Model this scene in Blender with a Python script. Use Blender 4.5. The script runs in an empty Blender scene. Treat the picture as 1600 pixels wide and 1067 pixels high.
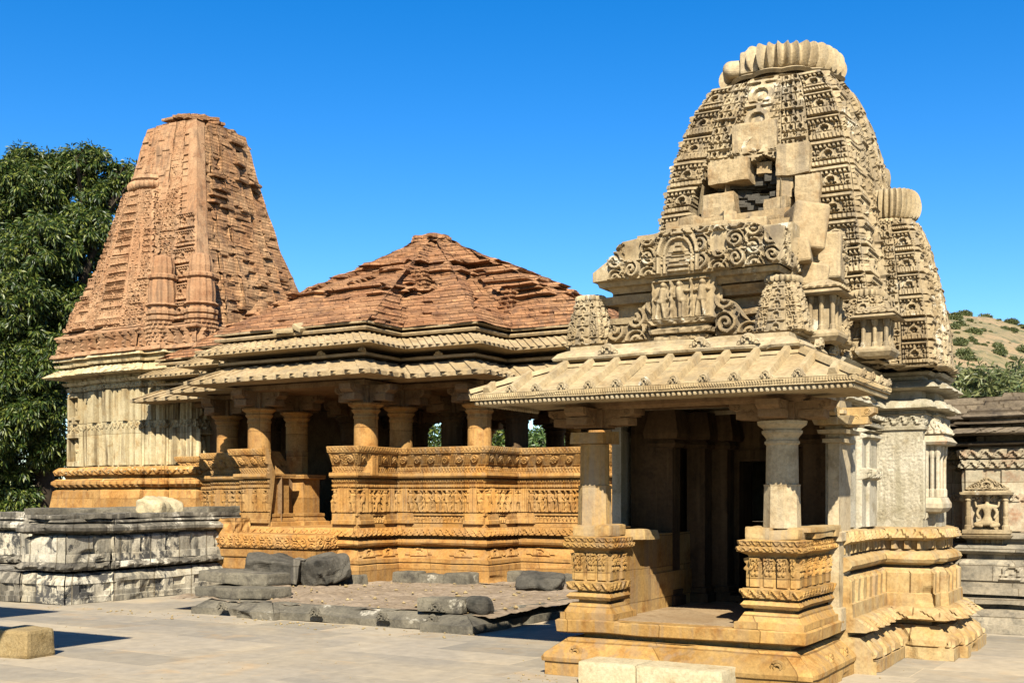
import bpy, math, random
import numpy as np
from math import radians, pi, sin, cos

sc = bpy.context.scene
COL = sc.collection
# ------------------------------------------------------------------ camera
FPX, EYE, HORIZ, YAW = 1781.0, 1.6, 778.0, radians(30)
cam_d = bpy.data.cameras.new('camera'); cam = bpy.data.objects.new('camera', cam_d); COL.objects.link(cam)
cam.location = (0, 0, EYE); cam.rotation_euler = (radians(90), 0, YAW)
cam_d.sensor_width = 36; cam_d.lens = 36*FPX/1600; cam_d.shift_y = (HORIZ-533.5)/1600
cam_d.clip_start = .1; cam_d.clip_end = 2000
sc.camera = cam
# ------------------------------------------------------------------ light
LDIR = np.array([-.64, 1.05, -1.0])                      # direction the sunlight travels
LDIR = LDIR/np.linalg.norm(LDIR)
elev = math.asin(-LDIR[2]); az = math.atan2(-LDIR[0], -LDIR[1])
w = bpy.data.worlds.new('World'); sc.world = w; w.use_nodes = True
nt = w.node_tree; nt.nodes.clear()
sky = nt.nodes.new('ShaderNodeTexSky'); sky.sky_type = 'NISHITA'; sky.sun_disc = False
sky.sun_elevation = elev; sky.sun_rotation = az; sky.altitude = 600; sky.air_density = 1.0; sky.dust_density = .15; sky.ozone_density = 3.0
hs = nt.nodes.new('ShaderNodeHueSaturation'); hs.inputs['Saturation'].default_value = 1.42; hs.inputs['Hue'].default_value = .506
bg = nt.nodes.new('ShaderNodeBackground'); bg.inputs['Strength'].default_value = .066
wo = nt.nodes.new('ShaderNodeOutputWorld')
nt.links.new(sky.outputs[0], hs.inputs['Color']); nt.links.new(hs.outputs[0], bg.inputs['Color']); nt.links.new(bg.outputs[0], wo.inputs[0])
sd = bpy.data.lights.new('sun', 'SUN'); sd.energy = 5.0; sd.angle = radians(.5); sd.color = (1, .93, .80)
so = bpy.data.objects.new('sun', sd); COL.objects.link(so); so.location = (0, 0, 30)
from mathutils import Vector
so.rotation_euler = Vector((-LDIR[0], -LDIR[1], -LDIR[2])).to_track_quat('Z', 'Y').to_euler()
sc.view_settings.view_transform = 'Standard'; sc.view_settings.look = 'None'
sc.view_settings.exposure = 1.55; sc.view_settings.gamma = 1
sc.render.engine = 'CYCLES'

RNG = np.random.RandomState(7)
# photo pixel -> world point on a plane (used to read sizes of things off the reference)
_F = np.array([-sin(YAW), cos(YAW), 0]); _R = np.array([cos(YAW), sin(YAW), 0])
def _ray(px, py): return _F+_R*(px-800)/FPX-np.array([0, 0, 1.])*(py-HORIZ)/FPX
def atY(px, py, y): d = _ray(px, py); return np.array([0, 0, EYE])+d*(y/d[1])
def atX(px, py, x): d = _ray(px, py); return np.array([0, 0, EYE])+d*(x/d[0])
def atZ(px, py, z): d = _ray(px, py); return np.array([0, 0, EYE])+d*((z-EYE)/d[2])
def atW(px, py, ww): return np.array([0, 0, EYE])+_ray(px, py)*ww

# ------------------------------------------------------------------ noise
def _h(ix, iy, iz, seed=0):
    n = (ix*374761393+iy*668265263+iz*2147483647+seed*974634777) & 0xffffffff
    n = ((n ^ (n >> 13))*1274126177) & 0xffffffff
    n = ((n ^ (n >> 16))*2654435761) & 0xffffffff
    return ((n >> 8) & 0xffff)/65535.0
def noise(x, y, z, seed=0):
    x, y, z = np.broadcast_arrays(np.asarray(x, float), np.asarray(y, float), np.asarray(z, float))
    xi = np.floor(x).astype(np.int64); yi = np.floor(y).astype(np.int64); zi = np.floor(z).astype(np.int64)
    fx, fy, fz = x-xi, y-yi, z-zi
    fx = fx*fx*(3-2*fx); fy = fy*fy*(3-2*fy); fz = fz*fz*(3-2*fz)
    r = 0
    for a in (0, 1):
        for b in (0, 1):
            for c in (0, 1):
                r = r+_h(xi+a, yi+b, zi+c, seed)*(fx if a else 1-fx)*(fy if b else 1-fy)*(fz if c else 1-fz)
    return r*2-1
def rnd(i, seed=0):
    i = np.asarray(i).astype(np.int64)
    return _h(i, i*7+3, i*13+1, seed)
def fbm(x, y, z, seed=0, o=3):
    r = 0; a = 1.; t = 0
    for k in range(o):
        r = r+a*noise(x*2**k, y*2**k, z*2**k, seed+k); t += a; a *= .5
    return r/t
def sstep(a, b, x):
    t = np.clip((x-a)/(b-a), 0, 1); return t*t*(3-2*t)

# ------------------------------------------------------------------ materials
def N(t, typ, **k):
    n = t.nodes.new(typ)
    for a, b in k.items(): setattr(n, a, b)
    return n
def L(t, a, b): t.links.new(a, b)
def val(t, op, a, b=None):
    n = N(t, 'ShaderNodeMath', operation=op)
    for i, v in enumerate((a, b)):
        if v is None: continue
        if isinstance(v, (int, float)): n.inputs[i].default_value = v
        else: L(t, v, n.inputs[i])
    return n.outputs[0]
def mix(t, f, a, b, mode='MIX'):
    n = N(t, 'ShaderNodeMix', data_type='RGBA', blend_type=mode)
    for i, v in ((0, f), (6, a), (7, b)):
        if isinstance(v, (int, float)): n.inputs[i].default_value = v
        elif isinstance(v, tuple): n.inputs[i].default_value = (*v, 1)
        else: L(t, v, n.inputs[i])
    return n.outputs[2]
def ramp(t, src, stops):
    n = N(t, 'ShaderNodeValToRGB'); e = n.color_ramp.elements
    while len(e) < len(stops): e.new(.5)
    for el, (p, c) in zip(e, stops):
        el.position = p; el.color = (*c, 1) if isinstance(c, tuple) else (c, c, c, 1)
    L(t, src, n.inputs[0]); return n.outputs[0]
def scaled(t, v, s):
    n = N(t, 'ShaderNodeVectorMath', operation='MULTIPLY'); L(t, v, n.inputs[0]); n.inputs[1].default_value = s; return n.outputs[0]
def tex_noise(t, v, s, d=6, r=.6, dist=0):
    n = N(t, 'ShaderNodeTexNoise'); n.inputs['Scale'].default_value = s; n.inputs['Detail'].default_value = d
    n.inputs['Roughness'].default_value = r; n.inputs['Distortion'].default_value = dist
    L(t, v, n.inputs['Vector']); return n.outputs['Fac']
def stone(name, c1, c2, c3, block=None, streak=None, sv=.5, patch=None, pv=.45, bump=.5, fine=1.0, rough=.9, soot=0.0):
    """c1/c2 patchy base, c3 darker blotches; block=(w,h,mortar) joints; streak colour; patch colour"""
    ALB = .45
    c1, c2, c3 = [tuple(ALB*v**1.22 for v in c) for c in (c1, c2, c3)]
    if streak: streak = tuple(ALB*v for v in streak)
    if patch: patch = tuple(ALB*v for v in patch)
    m = bpy.data.materials.new(name); m.use_nodes = True; t = m.node_tree
    b = t.nodes['Principled BSDF']; b.inputs['Roughness'].default_value = rough; b.inputs['Specular IOR Level'].default_value = .15
    g = N(t, 'ShaderNodeNewGeometry'); P = g.outputs['Position']
    n1 = tex_noise(t, P, 1.3, 6, .62, .4)
    col = mix(t, ramp(t, n1, [(.36, 0.), (.62, 1.)]), c1, c2)
    n2 = tex_noise(t, P, 4.5, 8, .68, .2)
    col = mix(t, ramp(t, n2, [(.5, 0.), (.68, .85)]), col, c3)
    n3 = tex_noise(t, P, 28*fine, 5, .7)
    col = mix(t, 1.0, col, ramp(t, n3, [(.25, .68), (.5, .98), (.75, 1.25)]), 'MULTIPLY')
    hgt = val(t, 'MULTIPLY', n2, .6); hgt = val(t, 'ADD', hgt, val(t, 'MULTIPLY', n3, .5))
    if block:
        s = N(t, 'ShaderNodeSeparateXYZ'); L(t, P, s.inputs[0])
        cx = N(t, 'ShaderNodeCombineXYZ'); L(t, val(t, 'ADD', s.outputs[0], s.outputs[1]), cx.inputs[0])
        wob = val(t, 'MULTIPLY', tex_noise(t, P, 2.0, 2), .02)
        L(t, val(t, 'ADD', s.outputs[2], wob), cx.inputs[1])
        br = N(t, 'ShaderNodeTexBrick'); br.inputs['Scale'].default_value = 1; br.offset = .43; br.squash = 1.3; br.squash_frequency = 3
        br.inputs['Brick Width'].default_value = block[0]; br.inputs['Row Height'].default_value = block[1]
        br.inputs['Mortar Size'].default_value = block[2]; br.inputs['Mortar Smooth'].default_value = .2
        br.inputs['Color1'].default_value = (.68, .68, .68, 1); br.inputs['Color2'].default_value = (1.22, 1.22, 1.22, 1)
        br.inputs['Mortar'].default_value = (.4, .36, .3, 1); L(t, cx.outputs[0], br.inputs['Vector'])
        col = mix(t, .8, col, br.outputs['Color'], 'MULTIPLY')
        hgt = val(t, 'SUBTRACT', hgt, val(t, 'MULTIPLY', br.outputs['Fac'], 1.2))
    if streak:
        n4 = tex_noise(t, scaled(t, P, (6, 6, .30)), 1.6, 5, .6)
        n5 = tex_noise(t, P, .9, 3)
        f = val(t, 'MULTIPLY', ramp(t, n4, [(.47, 0.), (.6, 1.)]), ramp(t, n5, [(.35, .1), (.6, 1.)]))
        col = mix(t, val(t, 'MULTIPLY', f, sv), col, streak)
    if patch:
        n6 = tex_noise(t, P, 2.6, 9, .75, .3)
        if block:
            sc2 = N(t, 'ShaderNodeSeparateColor'); L(t, br.outputs['Color'], sc2.inputs[0])
            n6 = val(t, 'ADD', n6, val(t, 'MULTIPLY', val(t, 'SUBTRACT', sc2.outputs[0], .95), .22))
        col = mix(t, ramp(t, n6, [(pv, 0.), (pv+.06, 1.)]), col, patch)
    L(t, col, b.inputs['Base Color'])
    bp = N(t, 'ShaderNodeBump'); bp.inputs['Strength'].default_value = bump; bp.inputs['Distance'].default_value = .02
    L(t, hgt, bp.inputs['Height']); L(t, bp.outputs[0], b.inputs['Normal'])
    return m
OCH = stone('ochre sandstone', (.58, .345, .11), (.68, .46, .19), (.44, .22, .06), block=(.9, .31, .006), streak=(.34, .25, .16), sv=.5)
OCHW = stone('ochre sandstone washed', (.62, .41, .17), (.70, .54, .29), (.47, .28, .11), streak=(.40, .33, .24), sv=.6)
GOLD = stone('golden sandstone', (.62, .335, .10), (.72, .45, .18), (.42, .20, .06), block=(1.3, .4, .007), streak=(.36, .24, .13), sv=.35)
GOLDC = stone('golden carved sandstone', (.60, .335, .10), (.70, .45, .19), (.40, .20, .065), block=(.85, 1.1, .006), streak=(.38, .29, .18), sv=.4)
TAN = stone('tan sandstone', (.62, .49, .29), (.74, .62, .42), (.46, .34, .19), streak=(.36, .30, .21), sv=.5)
TANB = stone('tan block sandstone', (.56, .42, .24), (.68, .53, .33), (.44, .28, .13), block=(.75, .34, .005), streak=(.38, .30, .21), sv=.5)
TANG = stone('weathered carved sandstone', (.50, .385, .225), (.68, .56, .365), (.34, .255, .15), streak=(.20, .165, .12), sv=.7, patch=(.84, .76, .58), pv=.58)
HEAVE = stone('hall eave stone', (.58, .44, .25), (.68, .54, .34), (.44, .32, .18), streak=(.30, .24, .16), sv=.6)
SLAB = stone('canopy slab sandstone', (.60, .46, .26), (.68, .55, .34), (.48, .34, .18), streak=(.30, .24, .15), sv=.55, bump=.4)
CREAM = stone('limewashed sandstone', (.68, .58, .40), (.74, .67, .52), (.56, .44, .27), streak=(.40, .33, .24), sv=.75, patch=(.60, .38, .22), pv=.60)
ROUGHW = stone('tooled wall stone', (.62, .55, .40), (.74, .68, .54), (.44, .37, .24), streak=(.36, .31, .19), sv=.7, bump=1.0, fine=1.6)
PINK = stone('reddish sandstone', (.57, .34, .19), (.68, .45, .27), (.44, .23, .12), streak=(.24, .15, .09), sv=.7, bump=.9)
INSHADE = stone('shade darkened interior stone', (.14, .09, .05), (.20, .13, .07), (.08, .055, .035), streak=(.30, .19, .09), sv=.4)  # brown interior stone, colour darkened further to stand in for indoor shade
BARE = stone('bare dressed sandstone', (.56, .42, .24), (.68, .55, .35), (.44, .28, .13), streak=(.25, .20, .14), sv=.8, bump=.8)
RUBB = stone('eroded red masonry', (.54, .31, .16), (.64, .42, .24), (.36, .19, .10), block=(.32, .075, .006), bump=.9, streak=(.22, .13, .08), sv=.6)
BRICK = stone('red roof brick', (.50, .265, .135), (.62, .37, .20), (.32, .165, .09), block=(.27, .0735, .006), bump=1.0, streak=(.16, .09, .06), sv=.55)
BWALL = stone('streaked pale sandstone', (.72, .58, .34), (.84, .73, .48), (.60, .42, .20), block=(2.2, 1.0, .006), streak=(.20, .14, .07), sv=1.0)
GREYW = stone('limewashed ruin stone', (.72, .64, .48), (.82, .75, .60), (.50, .44, .33), block=(.62, .60, .014), streak=(.10, .095, .08), sv=1.0, patch=(.10, .095, .085), pv=.535, bump=1.0)
SHADE = stone('shade darkened sandstone', (.36, .23, .12), (.44, .30, .17), (.24, .15, .08))  # sandstone with the shade under roofs and eaves put into its colour
GREY = stone('blackened limewashed stone', (.17, .155, .13), (.30, .27, .21), (.09, .085, .075), block=(.62, .52, .010), patch=(.80, .72, .56), pv=.555, bump=.9, streak=(.62, .54, .40), sv=.55)
GREYD = stone('dark weathered stone', (.22, .20, .155), (.36, .32, .24), (.11, .10, .085), patch=(.62, .56, .43), pv=.60, bump=1.0)
DARKR = stone('dark slate rubble', (.13, .12, .10), (.22, .20, .16), (.06, .06, .05), patch=(.50, .45, .36), pv=.62, bump=1.0)
STEP = stone('pale limestone step', (.72, .60, .38), (.78, .68, .46), (.60, .46, .26), bump=.5)
FLOORS = stone('porch floor stone', (.56, .40, .23), (.64, .49, .31), (.46, .31, .17), block=(1.4, .9, .004), bump=.35)
RUBFL = stone('cobbled rubble floor', (.42, .33, .23), (.52, .42, .31), (.28, .21, .14), bump=1.0, fine=.6)
REARW = stone('rear shrine stone', (.66, .56, .38), (.72, .64, .47), (.55, .33, .20), block=(.45, .6, .006), streak=(.50, .28, .18), sv=.5)
REARD = stone('rear shrine dark base', (.40, .36, .28), (.58, .50, .37), (.20, .19, .16), block=(.9, .2, .006), patch=(.55, .47, .33), pv=.56)
ROOFD = stone('dark roof slabs', (.26, .21, .15), (.38, .31, .22), (.12, .10, .08), block=(.55, .14, .012), bump=1.0)
BLOCKR = stone('rough cut sandstone', (.50, .38, .20), (.60, .48, .27), (.38, .27, .12), bump=1.0, fine=1.4)

def ground_mat():
    m = bpy.data.materials.new('court paving'); m.use_nodes = True; t = m.node_tree
    b = t.nodes['Principled BSDF']; b.inputs['Roughness'].default_value = .8; b.inputs['Specular IOR Level'].default_value = .2
    g = N(t, 'ShaderNodeNewGeometry'); P = g.outputs['Position']
    mp = N(t, 'ShaderNodeMapping'); mp.inputs['Rotation'].default_value = (0, 0, radians(1.5)); L(t, P, mp.inputs[0])
    br = N(t, 'ShaderNodeTexBrick'); br.inputs['Scale'].default_value = 1; br.offset = .37; br.squash = 1.4; br.squash_frequency = 2
    br.inputs['Brick Width'].default_value = 1.15; br.inputs['Row Height'].default_value = .62; br.inputs['Mortar Size'].default_value = .006
    br.inputs['Color1'].default_value = (.70, .71, .72, 1); br.inputs['Color2'].default_value = (1.15, 1.12, 1.07, 1); br.inputs['Mortar'].default_value = (1.25, 1.2, 1.1, 1)
    L(t, mp.outputs[0], br.inputs['Vector'])
    n1 = tex_noise(t, P, .55, 6, .6, .5); n2 = tex_noise(t, P, 6, 6, .65)
    col = mix(t, ramp(t, n1, [(.38, 0.), (.62, 1.)]), (.215, .188, .145), (.275, .23, .16))
    n9 = tex_noise(t, P, 1.4, 5, .6, .8)
    col = mix(t, ramp(t, n9, [(.55, 0.), (.7, .7)]), col, (.29, .21, .12))
    col = mix(t, 1.0, col, ramp(t, n2, [(.3, .82), (.7, 1.12)]), 'MULTIPLY')
    col = mix(t, .8, col, br.outputs['Color'], 'MULTIPLY')
    L(t, col, b.inputs['Base Color'])
    bp = N(t, 'ShaderNodeBump'); bp.inputs['Strength'].default_value = .25; bp.inputs['Distance'].default_value = .01
    L(t, val(t, 'SUBTRACT', n2, val(t, 'MULTIPLY', br.outputs['Fac'], .6)), bp.inputs['Height']); L(t, bp.outputs[0], b.inputs['Normal'])
    return m
PAVE = ground_mat()
def leaf_mat(name, c1, c2, c3):
    m = bpy.data.materials.new(name); m.use_nodes = True; t = m.node_tree
    b = t.nodes['Principled BSDF']; b.inputs['Roughness'].default_value = .45; b.inputs['Specular IOR Level'].default_value = .35
    g = N(t, 'ShaderNodeNewGeometry')
    col = ramp(t, g.outputs['Random Per Island'], [(0., c1), (.55, c2), (1., c3)])
    L(t, col, b.inputs['Base Color'])
    tr = N(t, 'ShaderNodeBsdfTranslucent'); L(t, col, tr.inputs[0]); ms = N(t, 'ShaderNodeMixShader'); ms.inputs[0].default_value = .2
    L(t, b.outputs[0], ms.inputs[1]); L(t, tr.outputs[0], ms.inputs[2])
    L(t, ms.outputs[0], t.nodes['Material Output'].inputs[0])
    return m
LEAF = leaf_mat('dark glossy leaves', (.010, .024, .003), (.028, .050, .006), (.13, .145, .025))
LEAF2 = leaf_mat('soft green leaves', (.03, .06, .012), (.05, .09, .02), (.11, .14, .04))
LEAF3 = leaf_mat('dry scrub leaves', (.04, .055, .016), (.075, .09, .028), (.14, .14, .05))
BARK = stone('bark', (.10, .075, .05), (.14, .11, .08), (.06, .045, .03))
def hill_mat():
    m = bpy.data.materials.new('dry hillside'); m.use_nodes = True; t = m.node_tree
    b = t.nodes['Principled BSDF']; b.inputs['Roughness'].default_value = .95
    g = N(t, 'ShaderNodeNewGeometry'); P = g.outputs['Position']
    col = mix(t, ramp(t, tex_noise(t, P, .12, 8, .65), [(.4, 0.), (.6, 1.)]), (.25, .17, .085), (.17, .135, .06))
    col = mix(t, ramp(t, tex_noise(t, P, .5, 8, .75), [(.5, 0.), (.6, 1.)]), col, (.08, .08, .03))
    col = mix(t, ramp(t, tex_noise(t, P, .8, 6, .7), [(.62, 0.), (.66, 1.)]), col, (.28, .21, .14))
    L(t, col, b.inputs['Base Color'])
    bp = N(t, 'ShaderNodeBump'); bp.inputs['Strength'].default_value = .8; bp.inputs['Distance'].default_value = 1.
    L(t, tex_noise(t, P, .6, 8, .7), bp.inputs['Height']); L(t, bp.outputs[0], b.inputs['Normal'])
    return m
HILL = hill_mat()

# ------------------------------------------------------------------ mesh builder
class MB:
    def __init__(s): s.v = []; s.n = 0; s.q = []; s.t = []; s.ng = []
    def verts(s, a):
        a = np.asarray(a, float).reshape(-1, 3); k = s.n; s.v.append(a); s.n += len(a); return k
    def grid(s, p, flip=False):
        p = np.asarray(p, float); r, c = p.shape[:2]; k = s.verts(p)
        i = (np.arange(r-1)[:, None]*c+np.arange(c-1)[None]).ravel()+k
        q = np.stack([i, i+1, i+c+1, i+c], 1)
        s.q.append(q[:, ::-1] if flip else q)
    def quads(s, q): s.q.append(np.asarray(q).reshape(-1, 4))
    def tris(s, q): s.t.append(np.asarray(q).reshape(-1, 3))
    def ngon(s, pts): k = s.verts(pts); s.ng.append(list(range(k, k+len(pts))))
    def add(s, o, M=None, off=(0, 0, 0)):
        for a in o.v:
            if M is not None: a = a@np.asarray(M).T
            s.v.append(a+np.asarray(off))
        for q in o.q: s.q.append(q+s.n)
        for q in o.t: s.t.append(q+s.n)
        for q in o.ng: s.ng.append([i+s.n for i in q])
        s.n += o.n
        return s
    def box(s, x0, x1, y0, y1, z0, z1, j=0, seed=0, sub=0):
        if sub: return s.block((x0+x1)/2, (y0+y1)/2, (z0+z1)/2, x1-x0, y1-y0, z1-z0, sub, j, seed)
        a = np.array([[x, y, z] for z in (z0, z1) for x, y in ((x0, y0), (x1, y0), (x1, y1), (x0, y1))], float)
        if j: a += (np.random.RandomState(seed+int(abs(x0*97+y0*31+z0*57)) % 9999).rand(8, 3)-.5)*2*j
        k = s.verts(a)
        s.quads(np.array([[0, 3, 2, 1], [4, 5, 6, 7], [0, 1, 5, 4], [1, 2, 6, 5], [2, 3, 7, 6], [3, 0, 4, 7]])+k)
        return s
    def block(s, cx, cy, cz, lx, ly, lz, res=.05, amp=.02, seed=0, rz=0, rx=0, ry=0, rnd_=.12, fr=3.0):
        """weathered stone block: subdivided box, rounded edges, noise displaced"""
        e = min(lx, ly, lz)*rnd_
        def face(o, du, dv, nu, nv):
            u = np.linspace(0, 1, nu+1); v = np.linspace(0, 1, nv+1)
            return o+u[None, :, None]*du+v[:, None, None]*dv
        nx, ny, nz = [max(2, int(math.ceil(q/res))) for q in (lx, ly, lz)]
        X, Y, Z = np.array([lx, 0, 0.]), np.array([0, ly, 0.]), np.array([0, 0, lz*1.]); o = np.array([-lx/2, -ly/2, -lz/2])
        F = [face(o, X, Z, nx, nz), face(o+X, Y, Z, ny, nz), face(o+X+Y, -X, Z, nx, nz), face(o+Y, -Y, Z, ny, nz), face(o+Z, X, Y, nx, ny), face(o, Y, X, ny, nx)]
        hx = np.array([lx, ly, lz])/2
        Rz = np.array([[cos(rz), -sin(rz), 0], [sin(rz), cos(rz), 0], [0, 0, 1]]); Rx = np.array([[1, 0, 0], [0, cos(rx), -sin(rx)], [0, sin(rx), cos(rx)]]); Ry = np.array([[cos(ry), 0, sin(ry)], [0, 1, 0], [-sin(ry), 0, cos(ry)]])
        M = Rz@Rx@Ry
        for f in F:
            c = np.clip(f, -(hx-e), hx-e); d = f-c; n = np.linalg.norm(d, axis=2, keepdims=True)
            f = c+d/np.maximum(n, 1e-9)*np.minimum(n, e)
            q = f*fr+seed*7.31
            dd = np.stack([fbm(q[..., 0], q[..., 1], q[..., 2], seed+k, 3) for k in range(3)], -1)
            f = (f+dd*amp)@M.T+np.array([cx, cy, cz]); s.grid(f)
        return s
    def lathe(s, prof, seg=16, c=(0, 0), lobes=None, a0=0., a1=2*pi, rot=0.):
        prof = np.array(prof, float); th = np.linspace(a0, a1, seg+1)+rot
        r = prof[:, 0][:, None]*np.ones_like(th)[None]
        if lobes: r = r*(1+lobes[1]*(np.abs(np.cos(lobes[0]*th/2))[None]-.6)*(lobes[2] if len(lobes) > 2 else 1))
        p = np.stack([c[0]+r*np.cos(th), c[1]+r*np.sin(th), prof[:, 1][:, None]+0*r], -1)
        s.grid(p)
        return s
    def tube(s, pts, rad, seg=6):
        pts = np.array(pts, float); n = len(pts); rad = np.ones(n)*rad
        rows = []
        for i in range(n):
            d = pts[min(i+1, n-1)]-pts[max(i-1, 0)]; d /= np.linalg.norm(d)+1e-9
            a = np.cross(d, [0, 0, 1]) if abs(d[2]) < .9 else np.cross(d, [1, 0, 0]); a /= np.linalg.norm(a); b = np.cross(d, a)
            th = np.linspace(0, 2*pi, seg+1)
            rows.append(pts[i]+rad[i]*(np.cos(th)[:, None]*a+np.sin(th)[:, None]*b))
        s.grid(np.array(rows)); s.ngon(rows[0][:-1]); s.ngon(rows[-1][:-1][::-1])
        return s
    def extrude(s, pts, d):
        """planar polygon pts (3D) pushed along vector d"""
        a = np.array(pts, float); b = a+np.array(d); n = len(a)
        s.ngon(a); s.ngon(b[::-1])
        k = s.verts(np.concatenate([a, b]))
        s.quads([[i+k, i+n+k, (i+1) % n+n+k, (i+1) % n+k] for i in range(n)])
        return s
    def build(s, name, mat, parent=None, smooth=False, label=None, kind=None, origin=(0, 0, 0)):
        V = np.concatenate(s.v) if s.v else np.zeros((0, 3))
        polys = []; tot = []
        idx = []
        if s.q: q = np.concatenate(s.q); idx.append(q.ravel()); tot.append(np.full(len(q), 4))
        if s.t: q = np.concatenate(s.t); idx.append(q.ravel()); tot.append(np.full(len(q), 3))
        for g in s.ng: idx.append(np.array(g)); tot.append(np.array([len(g)]))
        idx = np.concatenate(idx).astype(np.int32); tot = np.concatenate(tot).astype(np.int32)
        st = np.concatenate([[0], np.cumsum(tot)[:-1]]).astype(np.int32)
        me = bpy.data.meshes.new(name); me.vertices.add(len(V)); me.vertices.foreach_set('co', (V-np.array(origin)).astype(np.float32).ravel())
        me.loops.add(len(idx)); me.loops.foreach_set('vertex_index', idx)
        me.polygons.add(len(tot)); me.polygons.foreach_set('loop_start', st)
        try: me.polygons.foreach_set('loop_total', tot)
        except Exception: pass
        me.update(calc_edges=True); me.validate()
        me.polygons.foreach_set('use_smooth', np.full(len(me.polygons), bool(smooth)))
        me.materials.append(mat)
        o = bpy.data.objects.new(name, me); COL.objects.link(o)
        if parent is not None:
            o.parent = parent
            if tuple(origin) == (0, 0, 0):
                p = parent; l = np.zeros(3)
                while p is not None: l = l-np.array(p.location); p = p.parent
                if not parent.get('_local'): o.location = l
        else: o.location = origin
        if label: o['label'] = label
        if kind: o['kind'] = kind
        return o
def thing(name, loc, label, cat, group=None, local=False):
    o = bpy.data.objects.new(name, None); COL.objects.link(o); o.location = loc; o.empty_display_size = .3
    o['label'] = label; o['category'] = cat
    if group: o['group'] = group
    if local: o['_local'] = 1
    return o
def tag(o, label, cat, group=None, kind=None):
    if label: o['label'] = label
    if cat: o['category'] = cat
    if group: o['group'] = group
    if kind: o['kind'] = kind
    return o

def miters(P):
    P = np.array(P, float); n = len(P); d = np.roll(P, -1, 0)-P; d /= np.linalg.norm(d, axis=1, keepdims=True)
    nr = np.stack([d[:, 1], -d[:, 0]], 1)                # outward for a counter-clockwise outline
    m = []
    for i in range(n):
        a, b = nr[i-1], nr[i]; s_ = a+b; m.append(s_/max(.25, (s_@s_)/2))
    return np.array(m), nr
def shell(mb, poly, prof, dz=.05, du=.05, det=None, scale=None, c=(0, 0), amp=.004, fr=6., closed=True, cap=True, segs=None, seed=0):
    """stepped plan x vertical profile; det(i,s,L,z) carves relief on each face"""
    P = np.array(poly, float); m, nr = miters(P); n = len(P); cc = np.array(c, float)
    zs, os_ = [], []
    for (z0, o0), (z1, o1) in zip(prof[:-1], prof[1:]):
        k = max(1, int(math.ceil(abs(z1-z0)/dz)))
        for a in range(k): zs.append(z0+(z1-z0)*a/k); os_.append(o0+(o1-o0)*a/k)
    zs.append(prof[-1][0]); os_.append(prof[-1][1])
    zs = np.array(zs); os_ = np.array(os_); sc_ = np.array([scale(z) if scale else 1. for z in zs])
    rng = range(n) if closed else range(n-1)
    if segs is not None:
        for i in range(n):
            a_, b_ = (i-1) % n in segs, i in segs
            if a_ != b_: m[i] = nr[(i-1) % n] if a_ else nr[i]
    for i in rng:
        if segs is not None and i not in segs: continue
        j = (i+1) % n
        A = cc+P[i][None]*sc_[:, None]+m[i][None]*os_[:, None]; B = cc+P[j][None]*sc_[:, None]+m[j][None]*os_[:, None]
        Lm = np.linalg.norm(B-A, axis=1); k = max(1, int(math.ceil(Lm.max()/du))); t = np.linspace(0, 1, k+1)
        xy = A[:, None]*(1-t)[None, :, None]+B[:, None]*t[None, :, None]
        Z = zs[:, None]+0*t[None]
        if det is not None:
            Sx = Lm[:, None]*t[None]; h = det(i, Sx, Lm[:, None]+0*Sx, Z)
            if h is not None:
                h = h*1.0*(np.ones_like(Sx)); h[:, 0] = 0; h[:, -1] = 0
                xy = xy+h[..., None]*nr[i][None, None]
        p = np.concatenate([xy, Z[..., None]], -1)
        if amp:
            q = p*fr
            a_ = fbm(q[..., 0], q[..., 1], q[..., 2], seed, 2)*amp
            p = p+np.stack([a_*nr[i][0], a_*nr[i][1], noise(q[..., 0]*.5, q[..., 1]*.5, q[..., 2], seed+5)*amp*.8], -1)
        mb.grid(p)
    if cap:
        A = cc+P*sc_[-1]+m*os_[-1]; mb.ngon(np.concatenate([A, np.full((n, 1), zs[-1])], 1))
    return mb
def rect(x0, x1, y0, y1): return [(x0, y0), (x1, y0), (x1, y1), (x0, y1)]

# ------------------------------------------------------------------ relief patterns (u centred, unit cell)
def bumpr(d, r): return np.sqrt(np.clip(1-(d/r)**2, 0, 1))
def capsule(u, v, ax, ay, bx, by, r):
    dx, dy = bx-ax, by-ay; t = np.clip(((u-ax)*dx+(v-ay)*dy)/(dx*dx+dy*dy+1e-9), 0, 1)
    d = np.hypot(u-ax-dx*t, v-ay-dy*t); return np.sqrt(np.clip(1-(d/r)**2, 0, 1))*np.minimum(1, r/.06)
def figure(u, v, k):
    """standing or dancing relief figure, u in -.25...25, v 0..1"""
    sw = (rnd(k, 3)-.5)*.14; a1 = rnd(k, 4); a2 = rnd(k, 5)
    h = bumpr(np.hypot(u-sw*.9, v-.86), .085)*1.1
    h = np.maximum(h, capsule(u, v, sw*.3, .48, sw*.8, .72, .105)*1.2)
    h = np.maximum(h, capsule(u, v, sw*-.3-.02, .45, sw*-.3+.03, .45, .10)*1.2)
    h = np.maximum(h, capsule(u, v, sw*-.3-.05, .42, -.07-sw, .05, .062))
    h = np.maximum(h, capsule(u, v, sw*-.3+.05, .42, .08+sw*.5, .05, .062))
    h = np.maximum(h, capsule(u, v, sw*.8-.10, .70, -.20+.04*a1, .50+.25*a1, .042))
    h = np.maximum(h, capsule(u, v, sw*.8+.10, .70, .20-.04*a2, .45+.35*a2, .042))
    h = np.maximum(h, capsule(u, v, -.20+.04*a1, .50+.25*a1, -.14, .45+.5*a1, .036))
    h = np.maximum(h, capsule(u, v, .20-.04*a2, .45+.35*a2, .13, .38+.55*a2, .036))
    h = np.maximum(h, capsule(u, v, -.15, .02, .15, .02, .03)*.8)
    return h
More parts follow.
